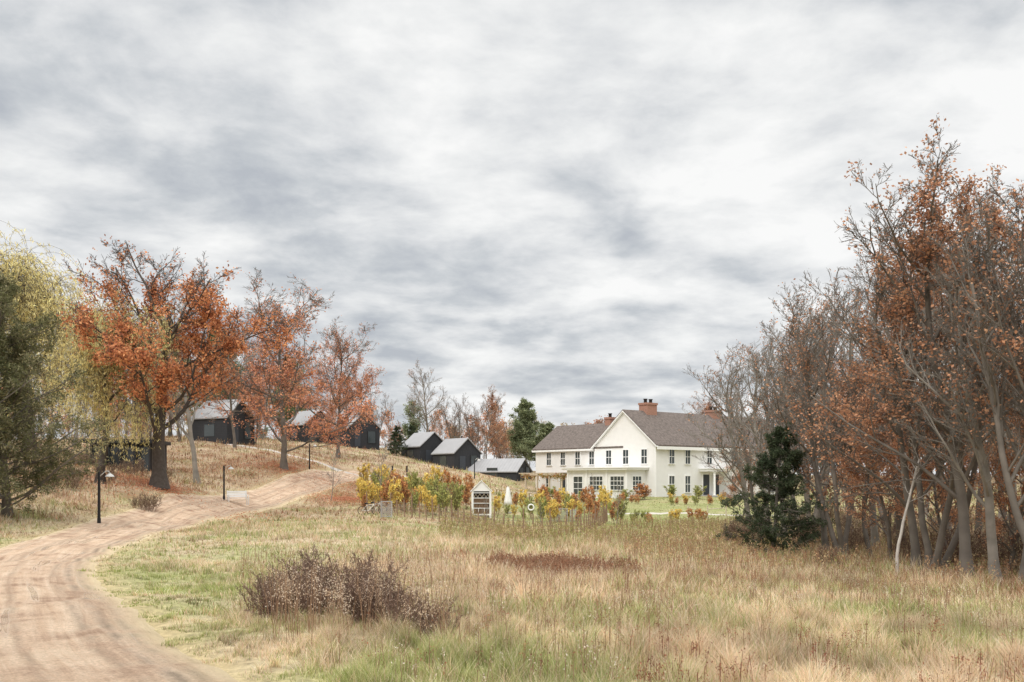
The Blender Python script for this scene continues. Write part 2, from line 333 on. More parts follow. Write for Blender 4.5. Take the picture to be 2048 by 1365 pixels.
for (y0,y1,n,wd,seg2) in ((7.5,16,260000,.006,True),(16,30,200000,.011,True),(30,60,160000,.026,False),(60,100,110000,.048,False),(100,165,75000,.08,False)):
    y=np.sqrt(rng.uniform(y0**2,y1**2,n));x=y*rng.uniform(-.6,.6,n)
    jx=fn(x,y,.9,31)*.18;jy=fn(x,y,.9,32)*.18;x=x+jx;y=y+jy
    rdd=dist_poly(x,y,road_c,3)-HW;keep=rdd>-.12+.3*fn(x,y,1.5,5)
    keep&=~((rdd<.5)&(rng.random(n)<.4))
    for P in (path_a,path_b,path_c): keep&=dist_poly(x,y,P,3)>.6
    x=x[keep];y=y[keep];rdd=rdd[keep];m=len(x);c=cover(x,y)
    vb=np.exp(-np.maximum(rdd,0)/1.0)*(y<100)
    h=c[:,3]*rng.uniform(.45,1.25,m)*(1+.55*fn(x,y,1.1,41)+.3*fn(x,y,4,42)).clip(.3,2.1)*(1-.65*vb)
    cl=pick_pal(c,rng,m)*rng.uniform(.7,1.2,(m,1))*(1+.16*fn(x,y,3,44)+.08*fn(x,y,.8,45))[:,None]
    lw=wd*rng.uniform(.6,1.5,m)
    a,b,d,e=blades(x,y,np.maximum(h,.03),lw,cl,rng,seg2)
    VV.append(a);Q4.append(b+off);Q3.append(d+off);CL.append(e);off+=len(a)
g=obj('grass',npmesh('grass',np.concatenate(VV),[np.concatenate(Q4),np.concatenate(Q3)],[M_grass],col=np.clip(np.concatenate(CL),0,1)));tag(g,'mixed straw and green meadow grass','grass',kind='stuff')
def diamonds(c,s,asp,rg,up=0):
    n=len(c);a=nrm(rg.normal(size=(n,3))+np.array([0,0,up]));b=nrm(np.cross(a,rg.normal(size=(n,3))))
    s=s[:,None];V=np.stack([c-a*s,c+b*s*asp,c+a*s,c-b*s*asp],1).reshape(-1,3)
    return V,np.arange(n*4).reshape(n,4)
def weeds(name,x,y,h,heads,hs,palette,label,stemc=(150,122,98)):
    n=len(x);z=H(x,y);b=rng.uniform(0,6.28,n);ln=np.stack([np.cos(b),np.sin(b),0*b],-1)*(h*rng.uniform(0,.22,n))[:,None]
    p=np.stack([x,y,z],-1);tip=p+ln+np.array([0,0,1.])*h[:,None];a=rng.uniform(0,6.28,n)
    w=.004+.00016*y;sd=np.stack([np.cos(a),np.sin(a),0*a],-1)*w[:,None]
    V1=np.stack([p-sd,p+sd,tip+sd*.5,tip-sd*.5],1).reshape(-1,3);f1=np.arange(n*4).reshape(n,4)
    t=rng.uniform(.45,1.03,(n,heads))**.7
    c=(p[:,None]+(tip-p)[:,None]*t[...,None]+rng.normal(size=(n,heads,3))*(.035*(1.6-t)*h[:,None]*2)[...,None]).reshape(-1,3)
    V2,f2=diamonds(c,rng.uniform(.5,1.3,len(c))*hs,.5,rng,1.0)
    pal=s2l(palette);pc=np.repeat(pal[rng.integers(0,len(pal),n)],heads,0)*rng.uniform(.75,1.25,(n*heads,1))
    V=np.concatenate([V1,V2]);col=np.concatenate([np.tile(s2l(stemc),(n*4,1)),np.repeat(pc,4,0)])
    o=obj(name,npmesh(name,V,[f1,f2+len(V1)],[M_grass],col=np.clip(col,0,1)));tag(o,label,'weeds',kind='stuff')
def scat(n,pxr,dr,maskf=None):
    y=np.sqrt(rng.uniform(dr[0]**2,dr[1]**2,n));x=y*(rng.uniform(pxr[0],pxr[1],n)-1024)/F
    k=dist_poly(x,y,road_c,3)>3.2
    if maskf is not None:k&=maskf(x,y)
    return x[k],y[k]
x,y=scat(5800,(480,2200),(9.5,32),lambda x,y:fn(x,y,4,61)>.05)
weeds('seed_head_weeds',x,y,rng.uniform(.25,.58,len(x)),11,.013,[(206,190,166),(190,168,140),(226,214,196),(160,126,102),(168,116,90),(140,104,84)],'dried wildflower stalks with pale seed heads')
x,y=scat(420,(1250,2100),(9.5,13),lambda x,y:fn(x,y,2,63)>.2)
weeds('russet_stalks',x,y,rng.uniform(.3,.5,len(x)),18,.012,[(150,92,74),(128,86,70),(166,112,86)],'upright russet dock stalks in the meadow',stemc=(130,88,70))
x,y=scat(560,(540,900),(13.0,17.5),lambda x,y:fn(x,y,1.6,88)>.0)
weeds('goldenrod_plumes',x,y,rng.uniform(.55,1.0,len(x)),36,.012,[(220,202,180),(206,184,158),(190,162,134)],'fluffy pale goldenrod plumes by the bushes')
x,y=scat(7500,(920,1340),(24.5,35),lambda x,y:((x/y*F+1024-1125-10*(30-y))/150)**2+((y-29.3)/3.9)**2+.45*fn(x,y,1.8,64)<.85)
weeds('rust_weeds',x,y,rng.uniform(.22,.5,len(x))*(1+.3*fn(x,y,1.2,65)),10,.026,[(142,102,80),(160,116,90),(124,90,74),(172,136,110)],'patch of dead reddish brown weeds')
x,y=scat(5600,(1250,2250),(24,58),lambda x,y:(fn(x,y,4,67)>-.1)&(y>34-8*(x/y*2-.1)))
weeds('woodland_edge_brush',x,y,rng.uniform(.3,.85,len(x)),8,.036,[(172,138,106),(192,160,122),(164,140,106),(160,156,104),(194,158,122),(152,114,90),(210,188,148)],'brown brush at the woodland edge')
x,y=scat(7000,(880,1500),(50,80),lambda x,y:(fn(x,y,5,71)>.15)|((x>12)&(fn(x,y,3,72)>.0)))
weeds('tall_meadow_weeds',x,y,rng.uniform(.25,.9,len(x)),8,.045,[(192,174,128),(164,158,104),(208,188,150),(162,138,106),(154,156,94)],'tall tan and green weeds below the lawn')
x,y=scat(5200,(-60,1060),(44,125),lambda x,y:(fn(x,y,6,69)>-.1)&((x<-20)|(y>98)))
weeds('hillside_weeds',x,y,rng.uniform(.3,.75,len(x)),7,.045,[(206,180,142),(188,152,114),(170,128,98),(160,142,98),(210,188,152)],'straw and russet weeds on the grassy bank')
# ---------------------------------------------------------------- tree generator
def tubes(p,r,S):
    B,P,_=p.shape;T=nrm(np.gradient(p,axis=1));T0=nrm(p[:,-1]-p[:,0])
    ref=np.where((np.abs(T0[:,2:3])>.75),np.array([[1.,.13,0]]),np.array([[0,.1,1.]]))[:,None]
    a=nrm(np.cross(T,np.broadcast_to(ref,T.shape)));b=np.cross(T,a)
    t=2*np.pi*np.arange(S)/S
    V=p[:,:,None]+r[:,:,None,None]*(np.cos(t)[:,None]*a[:,:,None]+np.sin(t)[:,None]*b[:,:,None])
    I=np.arange(B*P*S).reshape(B,P,S);J=np.roll(I,-1,2)
    f=np.stack([I[:,:-1],J[:,:-1],J[:,1:],I[:,1:]],-1).reshape(-1,4)
    return V.reshape(-1,3),f
def march(p,d,L,P,wob,trop,rg,droop=0):
    B=len(p);pts=np.empty((B,P,3));pts[:,0]=p;st=(L/(P-1))[:,None]
    for i in range(1,P):
        d=nrm(d+rg.normal(size=(B,3))*wob+np.array([0,0,1.])*(trop-droop*i/P));p=p+d*st;pts[:,i]=p
    return pts
def grow(par,sp,rg):
    p,r,L=par;B,P,_=p.shape;n=sp['n'];t0=sp.get('t0',.2);t1=sp.get('t1',1.)
    t=t0+(t1-t0)*((np.arange(n)[None]+rg.random((B,n)))/n);f=t*(P-1);i=np.minimum(f.astype(int),P-2);w=(f-i)[...,None]
    bi=np.arange(B)[:,None];p0=p[bi,i];p1=p[bi,i+1];pos=p0*(1-w)+p1*w;rr=(r[bi,i]*(1-w[...,0])+r[bi,i+1]*w[...,0])
    T=nrm(p1-p0);ref=nrm(rg.normal(size=T.shape));a=nrm(np.cross(T,ref));b=np.cross(T,a)
    az=np.arange(n)[None]*2.4+rg.uniform(0,6.28,(B,1))+rg.normal(size=(B,n))*.3
    if B==1 or sp.get('fix'):
        a=nrm(np.cross(T,np.array([1.,.2,0])));b=np.cross(T,a)
    an=np.radians(sp['ang']+rg.normal(size=(B,n))*sp.get('av',10)-sp.get('adec',0)*t)
    d=T*np.cos(an)[...,None]+(a*np.cos(az)[...,None]+b*np.sin(az)[...,None])*np.sin(an)[...,None]
    if sp.get('flat'):d[...,2]*=1-sp['flat']
    d=nrm(d)
    Lc=(sp['abs'](t) if 'abs' in sp else sp['len']*L[:,None]*(1-sp.get('fall',.5)*t))*rg.uniform(.65,1.2,(B,n))
    r0=np.minimum(rr*.75,Lc*sp.get('rr',.02)+.003)
    pos=pos.reshape(-1,3);d=d.reshape(-1,3);Lc=Lc.ravel();r0=r0.ravel();Pn=sp.get('P',5)
    pts=march(pos,d,Lc,Pn,sp.get('wob',.15),sp.get('trop',.05),rg,sp.get('droop',0))
    rad=r0[:,None]*(1-.75*np.linspace(0,1,Pn)[None])
    return pts,np.maximum(rad,sp.get('rmin',.006)),Lc
def tree(name,seed,Ht,tr,levels,leaf=None,stems=1,lean=.06,spread=.2,tl=.8,bark=None,twig=None,nt=2,wob=.07,wmul=1.0,tP=12,taper=.75,flare=.5):
    rg=np.random.default_rng(seed);ang=rg.uniform(0,6.28,stems)
    base=np.stack([np.cos(ang),np.sin(ang),0*ang],-1)*(0 if stems==1 else spread)*rg.uniform(.2,1,(stems,1))
    d=nrm(np.array([[0,0,1.]])+base*(lean/ max(spread,.01)) *(3 if stems>1 else 0)+rg.normal(size=(stems,3))*lean)
    L=np.full(stems,Ht*tl)*rg.uniform(.8,1,stems);p=march(base,d,L,tP,wob,.03,rg)
    s=np.linspace(0,1,tP);r=tr*(1-taper*s)[None]*np.ones((stems,1));r[:,0]*=1+flare;
    lv=[(p,r,L)]
    for sp in levels: lv.append(grow(lv[-1],sp,rg))
    zm=max(q[0][...,2].max() for q in lv);k=Ht/zm
    lv=[(q[0]*np.array([k*wmul,k*wmul,k]),q[1],q[2]*k) for q in lv]
    tv=[];tf=[];o=0
    for i in range(min(nt+1,len(lv))):
        v,f=tubes(lv[i][0],lv[i][1],(10,6,5)[min(i,2)]);tv.append(v);tf.append(f+o);o+=len(v)
    cv_=[];cf=[];cc=[];o=0
    for i in range(nt+1,len(lv)):
        v,f=tubes(lv[i][0],lv[i][1],3);cv_.append(v);cf.append(f+o);o+=len(v);cc.append(np.tile([.18,.155,.13],(len(v),1)))
    twf=np.concatenate(cf) if cf else np.zeros((0,4),int);lff=np.zeros((0,4),int)
    if leaf:
        pool=np.concatenate([lv[i][0][:,1:].reshape(-1,3) for i in range(len(lv)-leaf.get('lv',2),len(lv))])
        n=leaf['n'];c=pool[rg.integers(0,len(pool),n*3)]
        zn=c[:,2]/Ht;rn=np.hypot(c[:,0],c[:,1])/Ht
        pr=leaf['p'](zn,rn,c) if 'p' in leaf else np.ones(len(c))
        pr=pr*(1/(1+np.exp(-3.6*(fn(c[:,0],c[:,1],leaf.get('cs',3.),seed+5,c[:,2])+leaf.get('bias',0)))))
        c=c[rg.random(len(c))<pr][:n];c=c+rg.normal(size=c.shape)*leaf.get('jit',.12)
        sz=leaf['s']*rg.uniform(.55,1.35,len(c));v,f=diamonds(c,sz,leaf.get('asp',.65),rg,leaf.get('up',0))
        pal=soft(leaf['pal'],leaf.get('ds',.2),leaf.get('gain',1.2));kk=(fn(c[:,0],c[:,1],2.5,seed+9,c[:,2])*.9+rg.normal(size=len(c))*.9+len(pal)/2).clip(0,len(pal)-1e-3).astype(int)
        col=pal[kk]*rg.uniform(.65,1.25,(len(c),1));cv_.append(v);lff=f+o;cc.append(np.repeat(col,4,0))
    tm=npmesh(name+'_trunk',np.concatenate(tv),[np.concatenate(tf)],[bark or M_barkG],smooth=True)
    cm=npmesh(name+'_crown',np.concatenate(cv_),[twf,lff],[twig or bark or M_barkG,M_leaf],mi=[0,1],col=np.clip(np.concatenate(cc),0,1))
    return dict(t=tm,c=cm,H=Ht)
def place(pr,name,px,d,Ht,label,cat='tree',rot=None,group=None,wid=1.,xy=None):
    x,y=xy if xy is not None else W(px,d)
    e=bpy.data.objects.new(name,None);COL.objects.link(e);e.empty_display_size=.5
    k=Ht/pr['H'];e.location=(x,y,float(H(np.array([x]),np.array([y]))[0])-.08);e.scale=(k*wid,k*wid,k)
    e.rotation_euler=(0,0,rng.uniform(0,6.28) if rot is None else rot)
    obj('trunk',pr['t'],e);obj('crown',pr['c'],e);tag(e,label,cat,group);return e
RUST=[(150,104,76),(172,118,82),(190,132,90),(198,146,104),(156,110,82)]
ORNG=[(158,94,56),(184,110,62),(204,128,70),(216,148,86),(170,100,66)]
PINK=[(182,112,84),(200,130,96),(214,148,110),(208,138,84),(176,114,92)]
YEL=[(212,190,112),(226,206,126),(236,220,150)]
oak=tree('spreading_oak',5,17,.5,[dict(n=13,t0=.24,ang=64,av=10,adec=28,len=.85,fall=.42,wob=.13,trop=.10,P=9,rr=.02,fix=1),
   dict(n=9,t0=.2,ang=46,len=.5,fall=.45,wob=.15,trop=.06,P=7,rr=.016),dict(n=8,t0=.15,ang=42,len=.5,wob=.16,trop=.05,P=5,rr=.013,rmin=.013),dict(n=8,t0=.15,ang=38,len=.6,wob=.16,trop=.05,P=4,rr=.01,rmin=.010)],
   leaf=dict(n=38000,s=.09,pal=ORNG,bias=-.1,cs=2.6,jit=.2,p=lambda z,r,c:np.where(z<.5,1,np.clip(1-(z-.5)*2.6,.05,1))),bark=M_barkD,tl=.72,wmul=1.08,lean=.0,wob=.035)
maple=tree('orange_maple',9,18,.3,[dict(n=17,t0=.12,ang=66,av=8,adec=40,len=.68,fall=.45,wob=.1,trop=.08,P=9,rr=.014,fix=1),
   dict(n=9,t0=.15,ang=40,len=.5,fall=.4,wob=.13,trop=.04,P=7,rr=.013),dict(n=8,t0=.15,ang=38,len=.5,wob=.14,trop=.04,P=5,rr=.011,rmin=.013),dict(n=7,t0=.15,ang=35,len=.6,wob=.14,trop=.04,P=4,rr=.01,rmin=.010)],
   leaf=dict(n=30000,s=.095,pal=PINK+[(210,132,72)],bias=-.2,cs=2.6,jit=.22,p=lambda z,r,c:np.clip(1.12-z*1.2,.05,1)),bark=M_barkN,tl=.85,wmul=1.45,lean=.01,wob=.04)
bareA=tree('bare_a',21,15,.16,[dict(n=16,t0=.22,ang=46,av=9,adec=14,len=.5,fall=.5,wob=.12,trop=.12,P=8,rr=.013,fix=1),
   dict(n=8,t0=.15,ang=38,len=.5,fall=.4,wob=.13,trop=.08,P=7,rr=.010),dict(n=7,t0=.1,ang=34,len=.5,wob=.13,trop=.06,P=5,rr=.008,rmin=.007),dict(n=6,t0=.1,ang=30,len=.6,wob=.13,trop=.05,P=4,rr=.01,rmin=.005)],
   leaf=dict(n=1000,s=.055,pal=RUST,bias=-.5,cs=2.5,jit=.1),bark=M_barkG,tl=.85,lean=.04)
bareB=tree('bare_b',33,14,.12,[dict(n=12,t0=.25,ang=38,av=9,adec=8,len=.5,fall=.5,wob=.11,trop=.12,P=8,rr=.013),
   dict(n=7,t0=.15,ang=36,len=.5,fall=.4,wob=.13,trop=.07,P=7,rr=.010),dict(n=6,t0=.1,ang=34,len=.5,wob=.14,trop=.05,P=5,rr=.008,rmin=.007),dict(n=5,t0=.1,ang=30,len=.6,wob=.14,trop=.04,P=4,rr=.01,rmin=.005)],
   leaf=dict(n=2000,s=.055,pal=RUST,bias=-.3,cs=2,jit=.1),bark=M_barkN,stems=3,spread=.35,lean=.09,tl=.85)
rustA=tree('rust_a',41,14,.16,[dict(n=17,t0=.2,ang=50,av=9,adec=16,len=.46,fall=.5,wob=.13,trop=.09,P=8,rr=.014,fix=1),
   dict(n=8,t0=.15,ang=40,len=.5,fall=.4,wob=.15,trop=.05,P=6,rr=.011),dict(n=7,t0=.1,ang=36,len=.5,wob=.16,trop=.04,P=5,rr=.009,rmin=.008),dict(n=6,t0=.1,ang=34,len=.6,wob=.15,trop=.04,P=4,rr=.01,rmin=.005)],
   leaf=dict(n=8500,s=.052,pal=RUST,bias=-.4,cs=2.4,jit=.12),bark=M_barkN,tl=.85,lean=.04)
rustB=tree('rust_b',47,9,.11,[dict(n=16,t0=.15,ang=58,av=9,adec=16,len=.5,fall=.5,wob=.14,trop=.06,P=8,rr=.015,fix=1),
   dict(n=8,t0=.15,ang=42,len=.5,fall=.4,wob=.16,trop=.03,P=6,rr=.012),dict(n=7,t0=.1,ang=40,len=.5,wob=.17,trop=.02,P=5,rr=.01,rmin=.007)],
   leaf=dict(n=13000,s=.05,pal=RUST+[(194,128,78)],bias=-.2,cs=1.8,jit=.13),bark=M_barkN,tl=.85)
willow=tree('willow',55,15,.4,[dict(n=12,t0=.3,ang=50,av=12,adec=15,len=.62,fall=.35,wob=.16,trop=.1,P=9,rr=.02,fix=1),
   dict(n=9,t0=.2,ang=50,len=.42,fall=.3,wob=.18,trop=0,P=7,rr=.013,droop=.25),dict(n=12,t0=.1,ang=60,abs=lambda t:3.4+0*t,wob=.05,trop=-.45,P=8,rr=.003,rmin=.008)],
   leaf=dict(n=42000,s=.13,asp=.17,up=1.6,lv=1,pal=YEL+[(204,190,130),(218,206,150)],bias=.9,cs=4,jit=.08,ds=.12,gain=1.15),bark=M_barkD,tl=.75)
def conifer(name,seed,Ht,R,n1,leafn,s,pal,tr,flat=.3,ang=80,trop=.0,n2=11,jit=.1,asp=.35,base=.04,bias=.75,cs=1.6,gain=1.1,pw=.75):
    return tree(name,seed,Ht,tr,[dict(n=n1,t0=base,t1=.99,ang=ang,av=9,abs=lambda t:R*(1.02-t)**pw*(1+.22*np.sin(t*37)+.12*np.sin(t*91))+.15,wob=.09,trop=trop,P=7,rr=.012,fix=1),
      dict(n=n2,t0=.12,ang=48,len=.36,fall=.45,wob=.12,trop=.0,P=4,rr=.01,flat=flat,rmin=.007),dict(n=6,t0=.1,ang=45,len=.42,wob=.14,P=3,rr=.01,rmin=.005)],
      leaf=dict(n=leafn,s=s,asp=asp,pal=pal,bias=bias,cs=cs,jit=jit,ds=.12,gain=gain),bark=M_barkN,tl=1.,wob=.03,nt=1,taper=.93)
spruceL=conifer('bushy_pine',61,13,5.2,96,62000,.11,[(92,96,64),(106,108,70),(124,122,84),(144,136,102),(96,98,68)],.24,ang=68,trop=.05,bias=.1,cs=1.3,asp=.22,jit=.14,gain=1.1,pw=.62)
cedar=conifer('dark_cedar',67,5.4,1.9,64,46000,.06,[(64,74,54),(76,88,62),(92,102,74),(66,76,54)],.11,ang=78,trop=.03,n2=10,jit=.05,bias=.35,cs=.9,asp=.25)
pine=conifer('pine',71,12,3.6,60,26000,.17,[(104,114,80),(120,128,90),(138,142,102),(110,118,84)],.2,ang=70,trop=.05,jit=.2,base=.2,bias=.2,gain=1.25)
sapl=tree('sapling',81,3.2,.03,[dict(n=9,t0=.25,ang=34,len=.45,fall=.5,wob=.1,trop=.1,P=5,rr=.012),dict(n=5,t0=.2,ang=34,len=.5,wob=.12,trop=.05,P=4,rr=.01,rmin=.008),dict(n=4,ang=34,len=.5,P=3,rmin=.006)],bark=M_barkG,tl=.9,nt=1)
def shrub(name,seed,Ht,leafn,pal,s,stems=26,spread=.35,bark=M_barkS,rm=.004,bias=.3,lean=.16,ds=.2,n1=9,gain=1.15):
    return tree(name,seed,Ht,.012,[dict(n=n1,t0=.15,ang=30,len=.45,fall=.5,wob=.12,trop=.06,P=5,rr=.012,rmin=rm),dict(n=7,t0=.1,ang=34,len=.45,wob=.14,trop=.05,P=4,rr=.01,rmin=rm*.8),dict(n=3,t0=.1,ang=36,len=.5,wob=.16,P=3,rr=.01,rmin=rm*.7)],
      leaf=dict(n=leafn,s=s,pal=pal,bias=bias,cs=.6,jit=.02*Ht,ds=ds,gain=gain),bark=bark,stems=stems,spread=spread,lean=lean,tl=.8,wob=.08,tP=6,nt=0,flare=0)
bush=shrub('brown_bush',91,1.15,3000,[(138,112,94),(160,132,110),(184,160,138),(126,98,82)],.012,stems=26,spread=.3,rm=.0034,lean=.13)
bush2=shrub('brown_bush_b',93,1.15,2000,[(142,110,90),(156,122,98),(188,164,140),(132,100,82)],.012,stems=20,spread=.22,rm=.0032,lean=.15)
espal=[shrub('garden_shrub',101+i,1.9,1500,p,.045,stems=6,spread=.12,rm=.007,lean=.07,ds=.08,n1=7,gain=1.25) for i,p in enumerate([[(226,196,90),(236,206,112),(212,178,86),(196,184,94)],[(190,134,86),(206,150,92),(180,124,88),(196,166,100)],[(152,158,92),(178,178,102),(136,142,84),(198,188,108)]])]
brush=shrub('brush',111,1.8,1600,[(174,144,116),(190,162,124),(158,132,108),(184,166,120)],.028,stems=16,spread=.5,rm=.006,bias=-.1)
# -- left side
place(oak,'oak_tree',318,68,17.3,'broad oak with dense orange leaves and bare top','tree',rot=.6+math.pi)
place(maple,'maple_tree',568,97,18.9,'half bare maple with salmon orange leaves','tree',rot=1.2)
place(bareA,'bare_tree',395,84,18.6,'tall leafless grey tree behind the oak',rot=.3,wid=1.15)
place(maple,'maple_tree',676,122,17.5,'thin maple with sparse salmon leaves behind the bank',rot=3.4,wid=.75)
place(willow,'willow_tree',200,66,13.0,'weeping willow with hanging yellow strands',rot=.2,wid=.8)
place(willow,'willow_tree',60,84,19.0,'pale yellow willow rising behind a dark evergreen',rot=2.2,wid=1.1)
place(spruceL,'evergreen_tree',15,48,11.6,'large shaggy olive green evergreen beside the road bank',rot=1)
place(spruceL,'evergreen_tree',-170,44,11,'large shaggy olive green evergreen at the road bend',rot=3)
for px,d,h,pr,lb in [(470,112,15,rustA,'rust leaved tree behind the bank'),(250,105,15,rustA,'rust leaved tree above a dark cabin'),(520,135,14,bareB,'bare multi stemmed tree on the hill'),(150,110,17,bareA,'leafless grey tree on the hill'),
   (620,150,15,bareA,'leafless grey tree on the hill'),(440,140,15,pine,'green pine behind a hillside cabin'),(340,130,15,pine,'green pine behind a hillside cabin'),(580,165,14,pine,'green pine behind a hillside cabin'),(300,100,16,bareB,'bare multi stemmed tree on the hill'),
   (360,118,13,rustB,'orange brown oak by a hillside cabin'),(690,160,12,rustB,'orange brown oak by a hillside cabin'),(755,175,11,bareB,'bare tree behind the cabins'),(510,120,9,rustB,'orange brown oak by a hillside cabin')]:
    place(pr,'hill_tree',px,d,h,lb,'tree')
# -- middle distance
place(bareA,'bare_tree',853,158,15.6,'rounded leafless tree behind black cabins',rot=2,wid=1.35)
place(bareB,'bare_tree',905,172,12,'slender leafless tree behind black cabins')
place(rustA,'russet_tree',972,165,13.5,'thin tree with faded russet leaves behind cabins',rot=.5,wid=.9)
place(bareB,'bare_tree',945,168,11,'slender leafless tree behind black cabins')
place(rustB,'rust_tree',1004,175,8.5,'low rust leaved tree behind cabins')
place(pine,'pine_tree',1052,178,13,'dark green pine behind the cabins',wid=1.0)
place(pine,'pine_tree',1092,172,9,'olive green rounded evergreen by the white house',wid=1.5)
place(cedar,'juniper_tree',793,138,4.2,'small dark juniper beside a black cabin',wid=1)
place(cedar,'juniper_tree',828,146,4.6,'dark juniper behind a black cabin')
# -- right woods
R=[(1655,46,13.3,bareA,'leaning pale grey bare tree'),(1690,44,12.6,bareB,'multi stemmed bare tree at the wood edge'),(1570,62,14.2,bareA,'tall bare tree with fine twigs'),(1515,76,14.5,bareB,'tall bare tree near the house'),
(1752,50,15,bareA,'tall bare tree with fine twigs'),(1835,36,12.5,rustA,'tall oak with sparse rust leaves'),(1868,34.5,13,bareB,'multi stemmed bare tree at the wood edge'),(1935,32,14.2,rustA,'tall oak with rust leaves in its crown'),
(1992,30.5,13,bareA,'tall bare tree with fine twigs'),(2050,28.5,13,rustA,'tall oak with sparse rust leaves'),(2120,27,13,bareB,'multi stemmed bare tree at the wood edge'),(1742,45,9,rustB,'small oak thick with rust leaves'),
(1905,38,6.5,rustB,'small oak thick with rust leaves'),(2010,34,6,rustB,'small oak thick with rust leaves'),(1484,84,6.2,rustB,'small orange leaved oak before the house'),(1700,63,16,bareA,'tall bare tree inside the wood'),(1785,60,16,bareB,'tall bare tree inside the wood'),
(1885,52,16,bareA,'tall bare tree inside the wood'),(1955,56,15,rustA,'tall rust leaved tree inside the wood'),(2025,48,16,bareB,'tall bare tree inside the wood'),(2085,45,15,bareA,'tall bare tree inside the wood'),(1620,86,15,bareB,'tall bare tree inside the wood'),
(2000,78,15,bareA,'tall bare tree inside the wood'),(1850,84,15,bareA,'tall bare tree inside the wood'),
(2060,65,14,rustA,'rust leaved tree inside the wood'),(1430,150,15,rustA,'yellowed tree behind the house'),(1780,41,7,rustB,'slim young oak with rust leaves'),(2180,30,14,rustA,'tall oak with rust leaves'),
(1540,70,15,bareA,'tall bare tree with fine twigs'),(1610,60,15.6,bareB,'tall bare tree with fine twigs'),(1800,46,15,rustA,'tall oak with sparse rust leaves'),(1905,40,15.5,bareA,'tall bare tree with fine twigs'),(1640,74,16,rustA,'rust leaved tree inside the wood'),(2035,36,15,bareA,'tall bare tree with fine twigs')]
for px,d,h,pr,lb in R: place(pr,'woodland_tree',px,d,h,lb,'tree',group='trees of the bare autumn wood',wid=1.15)
place(bareA,'woodland_tree',1500,74,14,'spreading bare tree near the house','tree',group='trees of the bare autumn wood',wid=1.5)
place(cedar,'cedar_tree',1548,45,6.0,'dense dark green cedar before the wood',rot=.7,wid=1.0)
bp=tree('birch',121,6,.075,[dict(n=8,t0=.6,ang=40,len=.3,wob=.12,trop=.1,P=6,rr=.014),dict(n=6,ang=38,len=.5,P=4,rr=.01),dict(n=4,ang=36,len=.5,P=3,rr=.01,rmin=.005)],bark=M_barkP,lean=.09,taper=.5)
place(bp,'birch_tree',1795,32.5,4.6,'slim pale barked birch leaning at the wood edge',rot=2.4)
for i in range(46):
    px=rng.uniform(1440,2250);d=rng.uniform(42,80) if i%2 else rng.uniform(36,55)
    if px>1800: d*=.88
    if 1450<px<1650: d=max(d,52)
    place(brush,'brush_shrub',px,d,rng.uniform(.9,2.2),'tangled brown undergrowth shrub at the wood edge','shrub',group='undergrowth shrubs of the wood')
for i in range(26):
    px=rng.uniform(-60,330);d=rng.uniform(58,84)
    place(brush,'brush_shrub',px,d,rng.uniform(.7,1.5),'brown brush shrub on the bank','shrub',group='brush shrubs on the bank')
for px,d,h,w,pr in [(550,16.2,1.0,.95,bush),(625,16.8,1.3,1.0,bush),(725,16.0,1.25,.95,bush2),(775,15.2,.9,.95,bush),(830,14.4,.8,1.1,bush2),(875,14.0,.55,1.1,bush2),(670,17.4,1.0,1.0,bush2),(590,15.6,.9,1.0,bush2),(745,15.5,1.0,1,bush)]:
    place(pr,'bush',px,d,h,'twiggy dead brown bush in the meadow','bush',group='dead brown bushes in the meadow',wid=w)
for k in range(130):
    row=k%5;px=728+(k//5)*20.5+rng.uniform(-9,9);d=[79.5,84,89,94,99][row]+rng.uniform(-1.5,1.5)+(px-735)*-.004
    if 925<px<1045 and row<2: continue
    if px>1045 and row==0: continue
    place(espal[int(rng.choice(3,p=[.5,.2,.3] if px<880 else [.3,.35,.35]))],'garden_shrub',px,d,rng.uniform(1.2,2.9) if px<950 else rng.uniform(1.0,2.4),'slim staked garden shrub with autumn leaves','shrub',group='staked shrubs of the kitchen garden',wid=.85)
for k in range(22):
    px=rng.uniform(1255,1470);d=rng.uniform(80,87) if k%2 else rng.uniform(98,104)
    place(espal[int(rng.integers(0,3))],'garden_shrub',px,d,rng.uniform(.7,1.4),'low garden shrub at the lawn edge','shrub',group='low shrubs at the lawn edge',wid=1.2)
for px,d,h in [(975,76,2.4),(1232,76,3.8),(662,88,4.6),(757,86,5.2),(1190,98,3.4),(1083,80,2.2)]:
    place(sapl,'sapling',px,d,h,'young leafless sapling in grass','sapling')
for px,d,h in [(1283,108,1.9),(1345,110,1.5),(1395,110,1.6),(1248,106,1.3),(1160,107,1.2),(1110,112,1.5)]:
    place(espal[2 if px!=1283 else 1],'foundation_shrub',px,d,h,'leafy shrub against the white house','shrub',wid=2)
